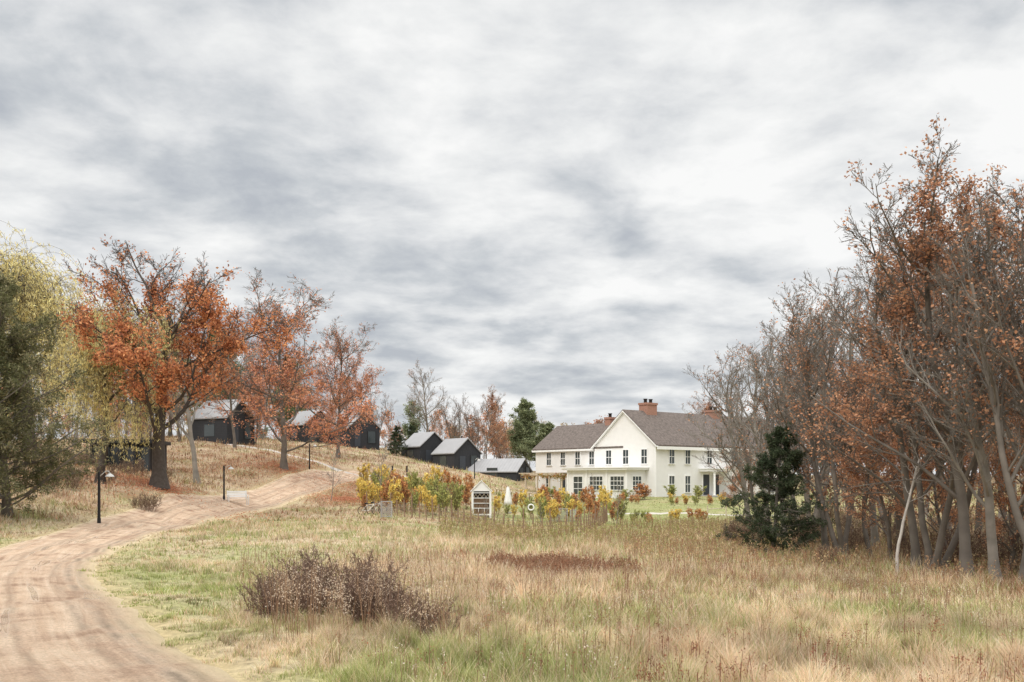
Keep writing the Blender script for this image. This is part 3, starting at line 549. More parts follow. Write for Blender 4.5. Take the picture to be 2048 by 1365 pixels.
# ---------------------------------------------------------------- far wood
def farwood():
    rg=np.random.default_rng(77);VV=[];CC_=[];o=0;FL=[];protos=[]
    for sd,bias,pal in ((1,-.6,RUST),(2,-.9,RUST),(3,-.3,[(190,166,124),(174,148,116),(160,152,108)]),(4,.5,[(112,122,88),(128,134,96)])):
        t=tree('far',sd+200,12,.12,[dict(n=11,t0=.25,ang=45,len=.42,fall=.5,wob=.12,trop=.1,P=5,rr=.014,rmin=.022),dict(n=7,t0=.1,ang=38,len=.5,wob=.13,trop=.05,P=4,rmin=.015),dict(n=8,t0=.1,ang=36,len=.6,wob=.13,P=3,rmin=.011)],
          leaf=dict(n=1200 if sd<4 else 4500,s=.16,pal=pal,bias=bias,cs=3,jit=.3),nt=1)
        arr=[]
        for key in ('t','c'):
            me=t[key];v=np.empty(len(me.vertices)*3,np.float32);me.vertices.foreach_get('co',v);v=v.reshape(-1,3)
            l=np.empty(len(me.loops),np.int32);me.loops.foreach_get('vertex_index',l);l=l.reshape(-1,4)
            if key=='c':
                c=np.empty(len(v)*4,np.float32);me.color_attributes['Col'].data.foreach_get('color',c);c=c.reshape(-1,4)[:,:3]
            else:c=np.tile([.24,.215,.185],(len(v),1))
            arr.append((v,l,c))
        protos.append((np.concatenate([arr[0][0],arr[1][0]]),np.concatenate([arr[0][1],arr[1][1]+len(arr[0][0])]),np.concatenate([arr[0][2],arr[1][2]])))
    spots=[]
    for k in range(120):
        d=rg.uniform(190,280);px=rg.uniform(-150,1250);spots.append((px,d,rg.uniform(8,14)))
    for k in range(44):
        d=rg.uniform(115,200);px=rg.uniform(1600,2350);spots.append((px,d,rg.uniform(10,15)))
    for k in range(25):
        d=rg.uniform(125,170);px=rg.uniform(-200,420);spots.append((px,d,rg.uniform(10,14)))
    for px,d,h in spots:
        v,l,c=protos[int(rg.choice(4,p=[.3,.4,.2,.1]))];x,y=W(px,d);z=float(H(np.array([x]),np.array([y]))[0])
        a=rg.uniform(0,6.28);Rm=np.array([[np.cos(a),-np.sin(a),0],[np.sin(a),np.cos(a),0],[0,0,1]]);k=h/12
        VV.append((v@Rm.T)*k+np.array([x,y,z-.2]));FL.append(l+o);CC_.append(c*rg.uniform(.95,1.3));o+=len(v)
    ob=obj('distant_wood',npmesh('distant_wood',np.concatenate(VV),[np.concatenate(FL)],[M_leaf],col=np.clip(np.concatenate(CC_),0,1)));tag(ob,'distant autumn woodland of bare and russet trees','woodland',kind='stuff')
farwood()
# ---------------------------------------------------------------- fallen leaves
def fallen(cxs,n):
    P=[]
    for (px,d,r,k) in cxs:
        x0,y0=W(px,d);m=int(n*k);a=rng.uniform(0,6.28,m);q=np.abs(rng.normal(size=m))*r
        P.append(np.stack([x0+np.cos(a)*q,y0+np.sin(a)*q],-1))
    P=np.concatenate(P);rd_=dist_poly(P[:,0],P[:,1],road_c,3);P=P[(rd_>HW-.3)|(rng.random(len(P))<.12)]
    z=H(P[:,0],P[:,1])+.03+rng.uniform(0,.14,len(P))*(dist_poly(P[:,0],P[:,1],road_c,3)>2.2)
    V,f=diamonds(np.column_stack([P,z]),rng.uniform(.04,.075,len(P)),.7,rng)
    V[:,2]=V[:,2]*.5+np.repeat(z,4)*.5
    pal=soft([(196,124,82),(210,140,94),(174,112,82),(206,146,114),(190,136,104)],.15,1.1);c=np.repeat(pal[rng.integers(0,5,len(P))],4,0)
    o=obj('fallen_leaves',npmesh('fallen_leaves',V,[f],[M_leaf],col=c));tag(o,'fallen orange leaves under the trees','leaves',kind='stuff')
fallen([(320,69,5,.28),(568,98,7,.3),(690,90,2.6,.16),(640,98,4,.14),(760,101,4,.12)],34000)
# ---------------------------------------------------------------- house
def roofcs(x0,x1,ze,zr,oh,t):
    xm=(x0+x1)/2;sl=(zr-ze)/(xm-x0);zo=ze-oh*sl;t2=t*math.sqrt(1+sl*sl)
    return [(x0-oh,zo),(xm,zr),(x1+oh,zo),(x1+oh,zo+t2),(xm,zr+t2),(x0-oh,zo+t2)]
def shift(cs,dz):return [(a,b+dz) for a,b in cs]
def window_part(parent,loc,w,h,rot=0,nx=2,ny=2):
    m=MB();fw=.1
    m.box(-w/2-fw,-w/2,0,.09,-.0,h);m.box(w/2,w/2+fw,0,.09,0,h);m.box(-w/2-fw,w/2+fw,0,.095,h,h+.14);
    for i in range(1,nx):
        x=-w/2+w*i/nx;m.box(x-.02,x+.02,.012,.055,0,h)
    for j in range(1,ny):
        z=h*j/ny;m.box(-w/2,w/2,.012,.06,z-.03,z+.03)
    o=m.build('window',M_trim,parent,loc=loc,rot=rot)
    MB().box(-w/2,w/2,.004,.02,0,h).build('pane',M_glass,o)
    MB().box(-w/2-fw-.03,w/2+fw+.03,0,.15,-.08,-.002).build('sill',M_trim,o)
    return o
he=bpy.data.objects.new('white_house',None);COL.objects.link(he)
he.location=(16.1,112,1.12);he.rotation_euler=(0,0,math.atan2(.77,-.64))
tag(he,'white clapboard farmhouse with shingle roof and brick chimneys','house')
EZ=5.9;RZ=9.78;GW=9.67
m=MB();m.prism([(0,-1.5),(GW,-1.5),(GW,EZ),(GW/2,RZ),(0,EZ)],'y',-26,0)
m.prism([(-8.3,-1.5),(-.3,-1.5),(-.3,EZ-.1),(-4.3,8.7),(-8.3,EZ-.1)],'x',GW-.5,20.8)
m.box(1.5,11.3,-.1,3,-1.2,3.0)
m.build('wall',M_white,he)
m=MB();m.prism(shift(roofcs(0,GW,EZ,RZ,.4,.16),.03),'y',-26.35,.3)
roof=m.build('roof',M_shing,he)
r2=MB().prism(shift(roofcs(-8.3,-.3,EZ-.1,8.7,.35,.15),.03),'x',GW/2+.2,21.1).build('wing_roof',M_shing,he)
m=MB();m.prism(shift(roofcs(0,GW,EZ,RZ,.43,.1),-.03),'y',.05,.34)
m.prism(shift(roofcs(-8.3,-.3,EZ-.1,8.7,.38,.09),-.03),'x',21.0,21.14)
m.box(-.45,-.38,-26.3,.2,EZ-.62,EZ-.27);m.box(GW+.2,21.1,.03,.1,EZ-.52,EZ-.3)
m.box(-.03,.12,-.12,.035,-1,EZ-.1);m.box(GW-.12,GW+.03,-.12,.035,-1,EZ)
m.build('trim',M_trim,he)
def chimney(x,y,w,dp,z0,z1,pots,parent):
    c=MB().box(x-w/2,x+w/2,y-dp/2,y+dp/2,z0,z1-.25).box(x-w/2-.08,x+w/2+.08,y-dp/2-.08,y+dp/2+.08,z1-.248,z1)
    o=c.build('chimney',M_brick,parent)
    for k in pots:MB().tube([(x+k[0],y+k[1],z1),(x+k[0],y+k[1],z1+.4)],.2,10).tube([(x+k[0],y+k[1],z1+.4),(x+k[0],y+k[1],z1+.48)],.26,10).build('flue',M_dark,o)
chimney(GW/2,-4,1.3,1.7,8.5,10.95,[(0,-.45),(0,.45)],roof)
chimney(GW/2,-16,1.2,1.6,8.5,10.6,[(0,-.4),(0,.4)],roof)
chimney(11.4,-4.3,.9,.9,7.5,9.6,[(0,0)],r2)
for x in (1.7,4.58,7.33):window_part(he,(x,0,3.72),.86,1.6)
for x in (10.5,12.95,15.6,18.2):window_part(he,(x,-.3,3.72),.82,1.55)
window_part(he,(13.2,-.3,.5),.82,1.7);window_part(he,(18.3,-.3,.5),.82,1.7)
for v in (2.64,5.4,9.3,13.9,17,20,23):window_part(he,(0,-v,3.72),.86,1.6,rot=math.pi/2)
for v in (2.64,5.4,13.9,17,20,23):window_part(he,(0,-v,.45),.9,1.85,rot=math.pi/2)
window_part(he,(9.4,3,.15),1.5,2.1,nx=2,ny=3);window_part(he,(6.38,3,.75),2.1,1.5,nx=4,ny=3);window_part(he,(3.03,3,.75),2.1,1.5,nx=4,ny=3)
window_part(he,(1.5,1.5,.75),1.4,1.5,rot=math.pi/2,nx=3,ny=3)
MB().box(1.05,11.75,-.05,3.5,3.0,3.2).box(.95,11.85,-.04,3.6,3.201,3.3).build('sunroom_roof',M_trim,he)
for x in (1.6,4.7,8.0,11.15):MB().box(x-.13,x+.13,3.002,3.1,-1,2.99).build('pilaster',M_trim,he)
def door_part(parent,loc,w,h,mat,rot=0):
    d=MB().box(-w/2,w/2,.0,.05,0,h).box(-w/2+.12,w/2-.12,.05,.07,.2,h*.45).box(-w/2+.12,w/2-.12,.05,.07,h*.52,h-.15).build('door',mat,parent,loc=loc,rot=rot)
    MB().box(-w/2-.12,-w/2-.004,0,.09,0,h+.14).box(w/2+.004,w/2+.12,0,.09,0,h+.14).box(-w/2-.003,w/2+.003,0,.088,h+.004,h+.14).build('frame',M_trim,d)
    MB().tube([(w*.36,.07,h*.48),(w*.36,.13,h*.48),(w*.30,.13,h*.48)],.02,6).build('handle',M_lamp,d)
door_part(he,(0,-8.7,.1),1.15,2.4,M_door,math.pi/2);door_part(he,(0,-10.5,.1),1.15,2.4,M_door,math.pi/2);door_part(he,(15.6,-.3,.1),1.0,2.3,M_door)
MB().box(-2.2,0,-12.7,-7.5,2.85,3.1).box(-2.3,-.001,-12.8,-7.4,3.102,3.2).build('portico_roof',M_trim,he)
for y in (-12.4,-7.8):
    MB().tube([(-2.0,y,-.4),(-2.0,y,2.84)],[.15,.12],12).box(-2.2,-1.8,y-.2,y+.2,-.5,.12).box(-2.17,-1.83,y-.17,y+.17,2.7,2.845).build('column',M_trim,he)
MB().box(-2.4,-.01,-13,-7.2,-1,.08).build('porch_step',M_greyp,he)
pe=bpy.data.objects.new('pergola',None);COL.objects.link(pe);pe.location=he.location;pe.rotation_euler=he.rotation_euler;tag(pe,'timber pergola draped with autumn vines','pergola')
for x in (12.2,14.4,16.6,18.8):
    MB().box(x-.09,x+.09,3.0,3.18,-1,2.4).build('post',M_woodp,pe)
MB().box(11.8,19.6,2.98,3.2,2.402,2.6).build('beam',M_woodp,pe);MB().box(11.8,19.6,-.2,-.05,2.402,2.6).build('beam',M_woodp,pe)
for i in range(16):x=12+i*.5;MB().box(x-.03,x+.03,-.25,3.6,2.602,2.74).build('rafter',M_woodp,pe)
vn=2600;c=np.stack([rng.uniform(11.8,19.6,vn),rng.uniform(1.5,3.5,vn),2.7-np.abs(rng.normal(size=vn))*.35],-1);kk=fn(c[:,0],c[:,1],2,9)>-.1;c=c[kk]
V,f=diamonds(c,rng.uniform(.06,.11,len(c)),.7,rng);pal=s2l([(160,156,86),(200,156,84),(180,110,76),(130,128,76)])
obj('vine',npmesh('vine',V,[f],[M_leaf],col=np.repeat(pal[rng.integers(0,4,len(c))],4,0)),pe)
# ---------------------------------------------------------------- cabins
M_metalY=simple('grey_standing_seam_roof',(158,157,157),.6,.08,1.5,stripes=(1,.45,.8))
def cabin(px,d,w,l,h,rise,yaw,label,zadd=0,chim=True):
    e=bpy.data.objects.new('cabin',None);COL.objects.link(e);x,y=W(px,d)
    e.location=(x,y,float(H(np.array([x]),np.array([y]))[0])+zadd);e.rotation_euler=(0,0,math.radians(yaw));tag(e,label,'cabin','black gabled cabins on the hill')
    MB().prism([(-w/2,-2),(w/2,-2),(w/2,h),(0,h+rise),(-w/2,h)],'y',0,l).build('wall',M_black,e)
    r=MB().prism(shift(roofcs(-w/2,w/2,h,h+rise,.18,.1),.02),'y',-.2,l+.2).build('roof',M_metalY,e)
    wn=MB().box(w*.12,w*.36,-.06,-.003,.5,2.2).build('window',M_glass,e)
    MB().box(w*.12-.06,w*.12-.002,-.09,-.003,.44,2.26).box(w*.36+.002,w*.36+.06,-.09,-.003,.44,2.26).box(w*.12-.001,w*.36+.001,-.088,-.003,2.202,2.262).build('frame',M_lamp,wn)
    MB().box(-w*.3,-w*.3+.9,-.07,-.003,0,2.1).build('door',M_door,e)
    MB().box(-w/2-.05,-w/2-.003,l*.35,l*.35+1.6,.7,2.1).build('window',M_glass,e)
    if chim:MB().tube([(w*.2,l*.5,h+rise*.4),(w*.2,l*.5,h+rise+.5)],.09,8).build('flue',M_lamp,r)
    return e
cabin(728,140,5,6,2.6,2.1,38,'black gabled cabin with grey metal roof on the crest',.3)
cabin(868,138,4.4,5.2,2.6,1.9,36,'black gabled cabin with grey metal roof beside a juniper',-.3)
cabin(935,133,4.2,5.4,2.5,1.9,36,'black gabled cabin with grey metal roof and gable window',-.2)
cabin(1048,131,4.2,8,1.6,1.6,62,'low black cabin with long grey metal roof',-.5)
cabin(482,118,4.6,5.5,2.9,2.1,62,'black cabin with pale metal roof among trees',.2)
cabin(640,142,5,6,2.6,2.1,40,'black cabin behind orange maple on the hill',0)
e=bpy.data.objects.new('dark_pavilion',None);COL.objects.link(e);x,y=W(243,84);e.location=(x,y,float(H(np.array([x]),np.array([y]))[0])-.2);e.rotation_euler=(0,0,.12);tag(e,'black flat roofed pavilion with glass front below trees','pavilion')
MB().box(-2.6,2.6,.2,5,-1.5,2.4).build('wall',M_black,e)
MB().box(-2.9,2.9,-1.2,5.3,2.402,2.7).build('roof',M_lamp,e)
for x in (-2.5,-1.25,0,1.25,2.5):MB().box(x-.06,x+.06,-1.05,-.93,-1,2.4).build('post',M_lamp,e)
for x in (-1.8,-.6,.6,1.8):
    w_=MB().box(x-.5,x+.5,.12,.19,.1,2.1).build('window',M_glass,e);MB().box(x-.56,x-.502,.1,.198,.1,2.1).box(x+.502,x+.56,.1,.198,.1,2.1).build('frame',M_lamp,w_)
MB().box(-2.7,2.7,-1.3,.198,-1.2,.05).build('deck',M_wood,e)
# ---------------------------------------------------------------- lamps
def hz(x,y):return float(H(np.array([x]),np.array([y]))[0])
def lamp(px,d,label,rot=0,hh=2.65):
    e=bpy.data.objects.new('street_lamp',None);COL.objects.link(e);x,y=W(px,d);e.location=(x,y,hz(x,y));e.rotation_euler=(0,0,rot);e.scale=(hh/2.65,)*3
    tag(e,label,'lamp','gooseneck path lamps along the road')
    MB().tube([(0,0,-.3),(0,0,2.55)],[.075,.06],10).tube([(0,0,-.02),(0,0,.25)],.09,10).tube([(0,0,2.55),(0,0,2.62)],[.06,.02],10).build('post',M_lamp,e)
    pts=[(.04,0,2.35),(.14,0,2.42),(.24,0,2.52),(.36,0,2.6),(.48,0,2.59),(.54,0,2.5)]
    MB().tube(pts,.022,8).build('arm',M_shade,e,smooth=True)
    m=MB();n=16;prof=[(.04,2.52),(.07,2.46),(.16,2.41),(.22,2.33),(.225,2.31),(.21,2.315),(.15,2.39),(.05,2.44)]
    v=[(.54+r*math.cos(2*math.pi*k/n),r*math.sin(2*math.pi*k/n),z) for r,z in prof for k in range(n)]
    f=[(i*n+k,i*n+(k+1)%n,(i+1)*n+(k+1)%n,(i+1)*n+k) for i in range(len(prof)-1) for k in range(n)]+[tuple(range(n))]
    m.add(v,f);s=m.build('lamp_shade',M_shade,e,smooth=True)
    MB().tube([(.54,0,2.44),(.54,0,2.38),(.54,0,2.33)],[.03,.05,.03],10).build('bulb',M_canvas,e)
lamp(198,50,'black gooseneck lamp by the road verge');lamp(448,77,'black gooseneck lamp beside white bench');lamp(619,101,'black gooseneck lamp beside the hill path',0,2.6);lamp(949,124,'black gooseneck lamp near black cabins',0,2.6)
for px,d in ((728,109),(785,112),(814,114)):
    e=bpy.data.objects.new('bollard',None);COL.objects.link(e);x,y=W(px,d);e.location=(x,y,hz(x,y));tag(e,'short black post beside the path','bollard','black posts beside the path')
    MB().box(-.08,.08,-.08,.08,-.3,1.15).build('post',M_lamp,e);MB().prism([(-.1,1.152),(.1,1.152),(0,1.25)],'y',-.1,.1).build('cap',M_lamp,e)
# bench
e=bpy.data.objects.new('garden_bench',None);COL.objects.link(e);x,y=W(476,76);e.location=(x,y,hz(x,y)+.06);e.rotation_euler=(0,0,math.radians(28));tag(e,'white slatted bench on the roadside grass','bench')
BX=[(0,3,2,1),(4,5,6,7),(0,1,5,4),(1,2,6,5),(2,3,7,6),(3,0,4,7)]
m=MB()
for i in range(5):m.box(-.75,.75,-.28+i*.115,-.19+i*.115,.42,.45)
m.build('seat',M_trim,e)
m=MB()
for i in range(4):
    z=.52+i*.12;m.add([(-.75,.3+i*.03,z),(.75,.3+i*.03,z),(.75,.33+i*.03,z),(-.75,.33+i*.03,z),(-.75,.32+i*.03,z+.09),(.75,.32+i*.03,z+.09),(.75,.35+i*.03,z+.09),(-.75,.35+i*.03,z+.09)],BX)
for s in (-.7,.7):m.add([(s-.03,.34,.4),(s+.03,.34,.4),(s+.03,.4,.4),(s-.03,.4,.4),(s-.03,.45,1.0),(s+.03,.45,1.0),(s+.03,.51,1.0),(s-.03,.51,1.0)],BX)
m.build('backrest',M_trim,e)
for s in (-.74,.74):
    MB().box(s-.04,s+.04,-.3,.36,.62,.66).box(s-.03,s+.03,-.28,-.2,-.1,.619).build('armrest',M_trim,e)
    MB().box(s-.035,s+.035,.28,.34,-.12,.418).build('leg',M_trim,e)
# insect hotel
e=bpy.data.objects.new('insect_hotel',None);COL.objects.link(e);x,y=pick(963,1034);print('hotel',x,y);e.location=(x,y,hz(x,y));k=1.08*y/88;e.scale=(k*.95,k,k*1.06);e.rotation_euler=(0,0,.05)
tag(e,'tall white gabled insect hotel with filled shelves','insect hotel')
hw=.85
MB().box(-hw,-hw+.17,0,.6,-.2,1.95).box(hw-.17,hw,0,.6,-.2,1.95).box(-hw+.17,hw-.17,.5,.58,-.2,1.95).box(-hw+.17,hw-.17,0,.5,.1,.2).build('wall',M_trim,e)
MB().prism([(-hw,1.952),(hw,1.952),(0,2.72)],'y',.0,.6).build('gable',M_trim,e)
MB().prism(shift(roofcs(-hw,hw,1.96,2.72,.1,.05),.02),'y',-.08,.7).build('roof',M_trim,e)
for z in (.62,1.0,1.4,1.8):MB().box(-hw+.17,hw-.17,.02,.5,z,z+.05).build('shelf',M_trim,e)
for x_ in (-.25,.25):MB().box(x_-.02,x_+.02,.02,.5,.2,.62).build('divider',M_trim,e)
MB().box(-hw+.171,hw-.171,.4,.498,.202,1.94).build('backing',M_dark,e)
m=MB()
for (z0,z1,rr_) in ((.2,.62,.05),(.67,1.0,.07),(1.05,1.4,.045)):
    z=z0+rr_
    while z<z1-rr_*.5:
        xx=-hw+.19+rr_
        while xx<hw-.19:
            m.tube([(xx,rng.uniform(.04,.1),z),(xx,.39,z)],rr_*.93,8);xx+=2*rr_
        z+=2*rr_
m.build('log_filling',M_wood,e)
m=MB();pz=[(-.64,1.47),(-.48,1.76),(-.32,1.47),(-.14,1.76),(.04,1.47),(.22,1.76),(.4,1.47),(.56,1.76),(.64,1.5)]
m.tube([(a,.1,b) for a,b in pz],.025,6);m.build('zigzag_slats',M_woodp,e)
# umbrella
e=bpy.data.objects.new('patio_umbrella',None);COL.objects.link(e);x,y=pick(1016,1027);e.location=(x,y,hz(x,y));e.scale=(y/90,)*3;tag(e,'closed white patio umbrella on the lawn','umbrella')
MB().tube([(0,0,-.1),(0,0,2.45)],.03,8).build('pole',M_woodp,e)
MB().tube([(0,0,0),(0,0,.08)],.3,14).build('base',M_greyp,e)
m=MB();n=24;prof=[(.05,2.42),(.1,2.3),(.17,1.9),(.22,1.5),(.28,1.1),(.33,.72),(.24,.7),(.04,.8)];v=[]
for r_,z_ in prof:
    for k in range(n):
        t=2*math.pi*k/n;rr_=r_*(1+.22*math.cos(8*t));v.append((rr_*math.cos(t),rr_*math.sin(t),z_))
m.add(v,[(i*n+k,i*n+(k+1)%n,(i+1)*n+(k+1)%n,(i+1)*n+k) for i in range(len(prof)-1) for k in range(n)]+[tuple(range(n))]);m.build('canopy',M_canvas,e,smooth=True)
# tables
def table(px,d,rot,label,L=3.6):
    e=bpy.data.objects.new('picnic_table',None);COL.objects.link(e);x,y=W(px,d);e.location=(x,y,hz(x,y));e.rotation_euler=(0,0,rot);tag(e,label,'table','timber picnic tables on the lawn')
    m=MB()
    for i in range(5):m.box(-L/2,L/2,-.4+i*.165,-.4+i*.165+.15,.72,.76)
    m.build('table_top',M_woodp,e)
    for s in (-.75,.75):MB().box(-L/2,L/2,s-.14,s+.14,.42,.46).build('bench_seat',M_woodp,e)
    for s in (-L/2+.4,0,L/2-.4):
        MB().box(s-.04,s+.04,-.8,.8,.34,.418).add([(s-.05,-.7,0),(s+.05,-.7,0),(s+.05,-.6,0),(s-.05,-.6,0),(s-.05,-.3,.715),(s+.05,-.3,.715),(s+.05,-.2,.715),(s-.05,-.2,.715)],BX).add([(s-.05,.6,0),(s+.05,.6,0),(s+.05,.7,0),(s-.05,.7,0),(s-.05,.2,.715),(s+.05,.2,.715),(s+.05,.3,.715),(s-.05,.3,.715)],BX).build('leg',M_woodp,e)
table(1060,103,.1,'pale timber picnic table on the lawn');table(1108,103,-.05,'pale timber picnic table on the lawn');table(1020,106,.3,'pale timber picnic table on the lawn');table(1270,108,.6,'pale timber picnic table near the house',2.6)
def screen(px,py,w,h,label):
    e=bpy.data.objects.new('louvred_gate',None);COL.objects.link(e);x,y=pick(px,py);e.location=(x,y,hz(x,y));tag(e,label,'gate','grey slatted garden gates')
    MB().box(-w/2,-w/2+.07,-.04,.04,0,h).box(w/2-.07,w/2,-.04,.04,0,h).box(-w/2+.07,w/2-.07,-.04,.04,h-.07,h).box(-w/2+.07,w/2-.07,-.04,.04,.05,.12).build('frame',M_greyp,e)
    m=MB();x0=-w/2+.07;x1=w/2-.07;z0=.12;z1=h-.07
    k=-(z1-z0)
    while k<(x1-x0):
        a=max(x0,x0+k);b=min(x1,x0+k+(z1-z0))
        za=z0+(a-(x0+k));zb=z0+(b-(x0+k))
        m.add([(a,-.02,za),(b,-.02,zb),(b,-.02,min(zb+.07,z1)),(a,-.02,min(za+.07,z1)),(a,.02,za),(b,.02,zb),(b,.02,min(zb+.07,z1)),(a,.02,min(za+.07,z1))],[(0,1,2,3),(7,6,5,4),(0,4,5,1),(3,2,6,7)]);k+=.15
    m.build('slats',M_greyp,e)
screen(773,1036,.85,1.2,'grey diagonal slatted gate at the garden edge');screen(1110,1044,.7,1.1,'grey diagonal slatted gate at the garden edge');screen(1127,1044,.7,1.1,'grey diagonal slatted gate at the garden edge');screen(1146,1044,.5,1.0,'narrow grey slatted gate at the garden edge')
e=bpy.data.objects.new('ring_target',None);COL.objects.link(e);x,y=pick(1062,1040);e.location=(x,y,hz(x,y));tag(e,'white ring mounted on a short garden post','garden ornament')
MB().box(-.04,.04,.0,.06,-.2,.95).build('post',M_wood,e)
MB().tube([(.24*math.cos(t),-.06,1.05+.24*math.sin(t)) for t in np.linspace(0,2*math.pi,20,endpoint=False)],.06,8,closed=True).build('ring',M_trim,e,smooth=True)
# garden fence
e=bpy.data.objects.new('garden_fence',None);COL.objects.link(e);tag(e,'rustic post and wire fence around the kitchen garden','fence')
pts=smooth_poly([W(735,77),W(850,74),W(950,70),(-.2,68.5),(2.5,69.5),(4.6,71.5),(6.2,76),(8.0,84)],.2)
seg=np.concatenate([[0],np.cumsum(np.linalg.norm(np.diff(pts,axis=0),axis=1))]);nP=int(seg[-1]/.7)
PP=[]
for i in range(nP+1):
    s_=i*seg[-1]/nP;x=np.interp(s_,seg,pts[:,0]);y=np.interp(s_,seg,pts[:,1]);z=hz(x,y);hh=rng.uniform(1.1,1.4) if i%3 else 1.75
    lx,ly=rng.normal(size=2)*.04
    MB().tube([(x,y,z-.2),(x+lx*.5,y+ly*.5,z+hh*.5),(x+lx,y+ly,z+hh)],[.055,.05,.042],7).build('post',M_wood,e);PP.append((x,y,z))
m=MB()
for hgt in (.25,.55,.85,1.05):m.tube([(a,b,c_+hgt) for a,b,c_ in PP],.009,4)
m.build('wire',M_wire,e)
e=bpy.data.objects.new('rail_fence',None);COL.objects.link(e);tag(e,'broken pale rail fence at the lawn edge','fence')
for px,d in ((1376,86),(1415,87),(1452,88)):
    x,y=W(px,d);MB().tube([(x,y,hz(x,y)-.2),(x,y,hz(x,y)+1.1)],.05,8).build('post',M_woodp,e)
a=W(1376,86);b=W(1415,87);c_=W(1452,88)
MB().tube([(a[0],a[1],hz(*a)+.95),(b[0],b[1],hz(*b)+.35)],.035,6).build('rail',M_woodp,e);MB().tube([(b[0],b[1]+.06,hz(*b)+.8),(c_[0],c_[1]+.06,hz(*c_)+.8)],.035,6).build('rail',M_woodp,e)
def bike(px,py,rot,label):
    e=bpy.data.objects.new('bicycle',None);COL.objects.link(e);x,y=pick(px,py);e.location=(x,y,hz(x,y)+.03);e.rotation_euler=(math.radians(8),0,rot);tag(e,label,'bicycle','bicycles parked on the grass')
    for s in (-.53,.53):
        c=[(s+.32*math.cos(t),0,.34+.32*math.sin(t)) for t in np.linspace(0,2*math.pi,24,endpoint=False)]
        w_=MB();
        for t in np.linspace(0,2*math.pi,12,endpoint=False):w_.tube([(s,0,.34),(s+.3*math.cos(t),0,.34+.3*math.sin(t))],.003,4)
        w_.tube([(s,-.04,.34),(s,.04,.34)],.03,8)
        w_=w_.build('wheel',M_greyp,e);MB().tube(c,.02,6,closed=True).build('tyre',M_tyre,w_)
    B=(-.08,0,.3);S=(-.2,0,.82);Hd=(.36,0,.8)
    MB().tube([B,S],.016,6).tube([B,Hd],.018,6).tube([(-.18,0,.74),Hd],.016,6).tube([B,(-.53,0,.34)],.012,6).tube([(-.18,0,.74),(-.53,0,.34)],.01,6).tube([(.34,0,.9),(.4,0,.66),(.53,0,.34)],.014,6).build('frame',M_canvas,e)
    MB().tube([(-.34,0,.87),(-.2,0,.88),(-.05,0,.86)],[.07,.05,.02],8).build('saddle',M_tyre,e)
    MB().tube([(.28,-.28,.98),(.36,-.2,.98),(.35,0,.93),(.36,.2,.98),(.28,.28,.98)],.014,6).build('handlebar',M_lamp,e)
bike(738,1031,.3,'white bicycle standing on the grass by the garden');bike(752,1029,-.2,'white bicycle standing on the grass by the garden')
# ---------------------------------------------------------------- world, sun, camera
w=bpy.data.worlds.new('World');scene.world=w;w.use_nodes=True;nt=w.node_tree;nt.nodes.clear();N=nt.nodes.new;L=nt.links.new
out=N('ShaderNodeOutputWorld');bg=N('ShaderNodeBackground');L(bg.outputs[0],out.inputs[0])
sunel=math.radians(48);sunaz=math.radians(215)
sky=N('ShaderNodeTexSky');sky.sky_type='NISHITA';sky.sun_disc=False;sky.sun_elevation=sunel;sky.sun_rotation=sunaz
def math_(op,a,b=None,c=None,clamp=False):
    m=N('ShaderNodeMath');m.operation=op;m.use_clamp=clamp
    for i,v in enumerate((a,b,c)):
        if v is None:continue
        if isinstance(v,(int,float)):m.inputs[i].default_value=v
        else:L(v,m.inputs[i])
    return m.outputs[0]
tc=N('ShaderNodeTexCoord');sp=N('ShaderNodeSeparateXYZ');L(tc.outputs['Generated'],sp.inputs[0])
zc=math_('ADD',math_('MAXIMUM',sp.outputs[2],0.0),.2)
cb=N('ShaderNodeCombineXYZ');L(math_('DIVIDE',sp.outputs[0],zc),cb.inputs[0]);L(math_('DIVIDE',sp.outputs[1],zc),cb.inputs[1])
def noise(scale,detail,rough,dist,offs):
    mp=N('ShaderNodeMapping');mp.inputs['Location'].default_value=offs;L(cb.outputs[0],mp.inputs[0])
    n=N('ShaderNodeTexNoise');n.inputs['Scale'].default_value=scale;n.inputs['Detail'].default_value=detail;n.inputs['Roughness'].default_value=rough;n.inputs['Distortion'].default_value=dist;L(mp.outputs[0],n.inputs['Vector']);return n.outputs['Fac']
n1=noise(2.9,9,.54,.2,(5.1,2.7,0));n2=noise(.9,4,.5,.15,(8.2,5.3,2));n3=noise(8.0,7,.6,.2,(1.2,7.3,4))
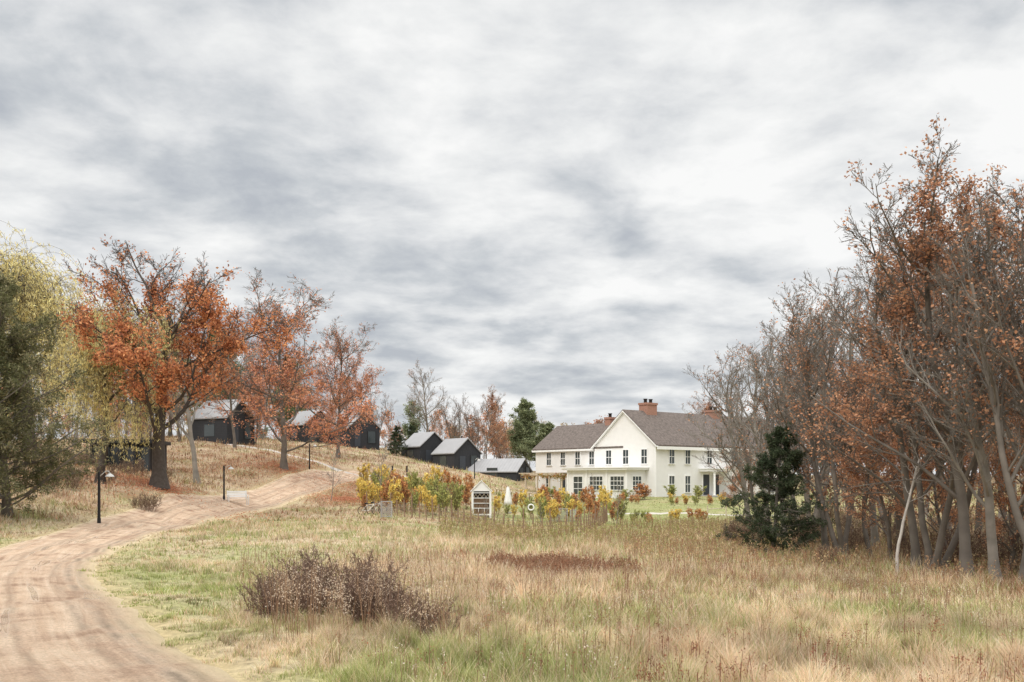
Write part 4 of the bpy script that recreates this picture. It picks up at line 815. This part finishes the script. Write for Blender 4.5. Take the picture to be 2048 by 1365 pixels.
v=math_('ADD',math_('ADD',math_('MULTIPLY',n1,.54),math_('MULTIPLY',n2,.32)),math_('MULTIPLY',n3,.14))
cr=N('ShaderNodeValToRGB');e=cr.color_ramp.elements;e[0].position=.385;e[0].color=(*s2l((186,191,198)),1);e[1].position=.585;e[1].color=(*s2l((252,252,251)),1)
for p_,c_ in ((.435,(204,208,212)),(.48,(223,225,227)),(.53,(239,240,240))):
    x=e.new(p_);x.color=(*s2l(c_),1)
L(v,cr.inputs[0])
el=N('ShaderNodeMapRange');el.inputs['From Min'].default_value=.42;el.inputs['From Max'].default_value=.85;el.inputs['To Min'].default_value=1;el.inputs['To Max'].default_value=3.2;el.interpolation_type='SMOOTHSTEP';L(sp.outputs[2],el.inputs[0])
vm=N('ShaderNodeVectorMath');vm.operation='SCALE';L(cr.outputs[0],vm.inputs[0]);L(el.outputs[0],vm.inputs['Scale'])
sk=N('ShaderNodeVectorMath');sk.operation='SCALE';L(sky.outputs[0],sk.inputs[0]);sk.inputs['Scale'].default_value=.1
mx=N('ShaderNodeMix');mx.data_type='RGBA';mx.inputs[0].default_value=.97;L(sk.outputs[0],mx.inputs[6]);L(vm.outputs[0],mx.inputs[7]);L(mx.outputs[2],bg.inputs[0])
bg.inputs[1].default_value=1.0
sl=bpy.data.lights.new('sun','SUN');sl.energy=1.5;sl.angle=math.radians(25);sl.color=(1,.97,.93)
so=bpy.data.objects.new('sun',sl);COL.objects.link(so)
from mathutils import Vector
dv=Vector((-.5*math.cos(sunel),-.85*math.cos(sunel),math.sin(sunel)));so.rotation_euler=dv.to_track_quat('Z','Y').to_euler()
cam=bpy.data.cameras.new('camera');co=bpy.data.objects.new('camera',cam);COL.objects.link(co);co.location=(0,0,EYE);co.rotation_euler=(math.pi/2,0,0)
cam.sensor_width=36;cam.lens=F/2048*36;cam.shift_y=(960-682.5)/2048;cam.clip_start=.1;cam.clip_end=9000
scene.camera=co
scene.view_settings.view_transform='Standard';scene.view_settings.look='None';scene.view_settings.exposure=0
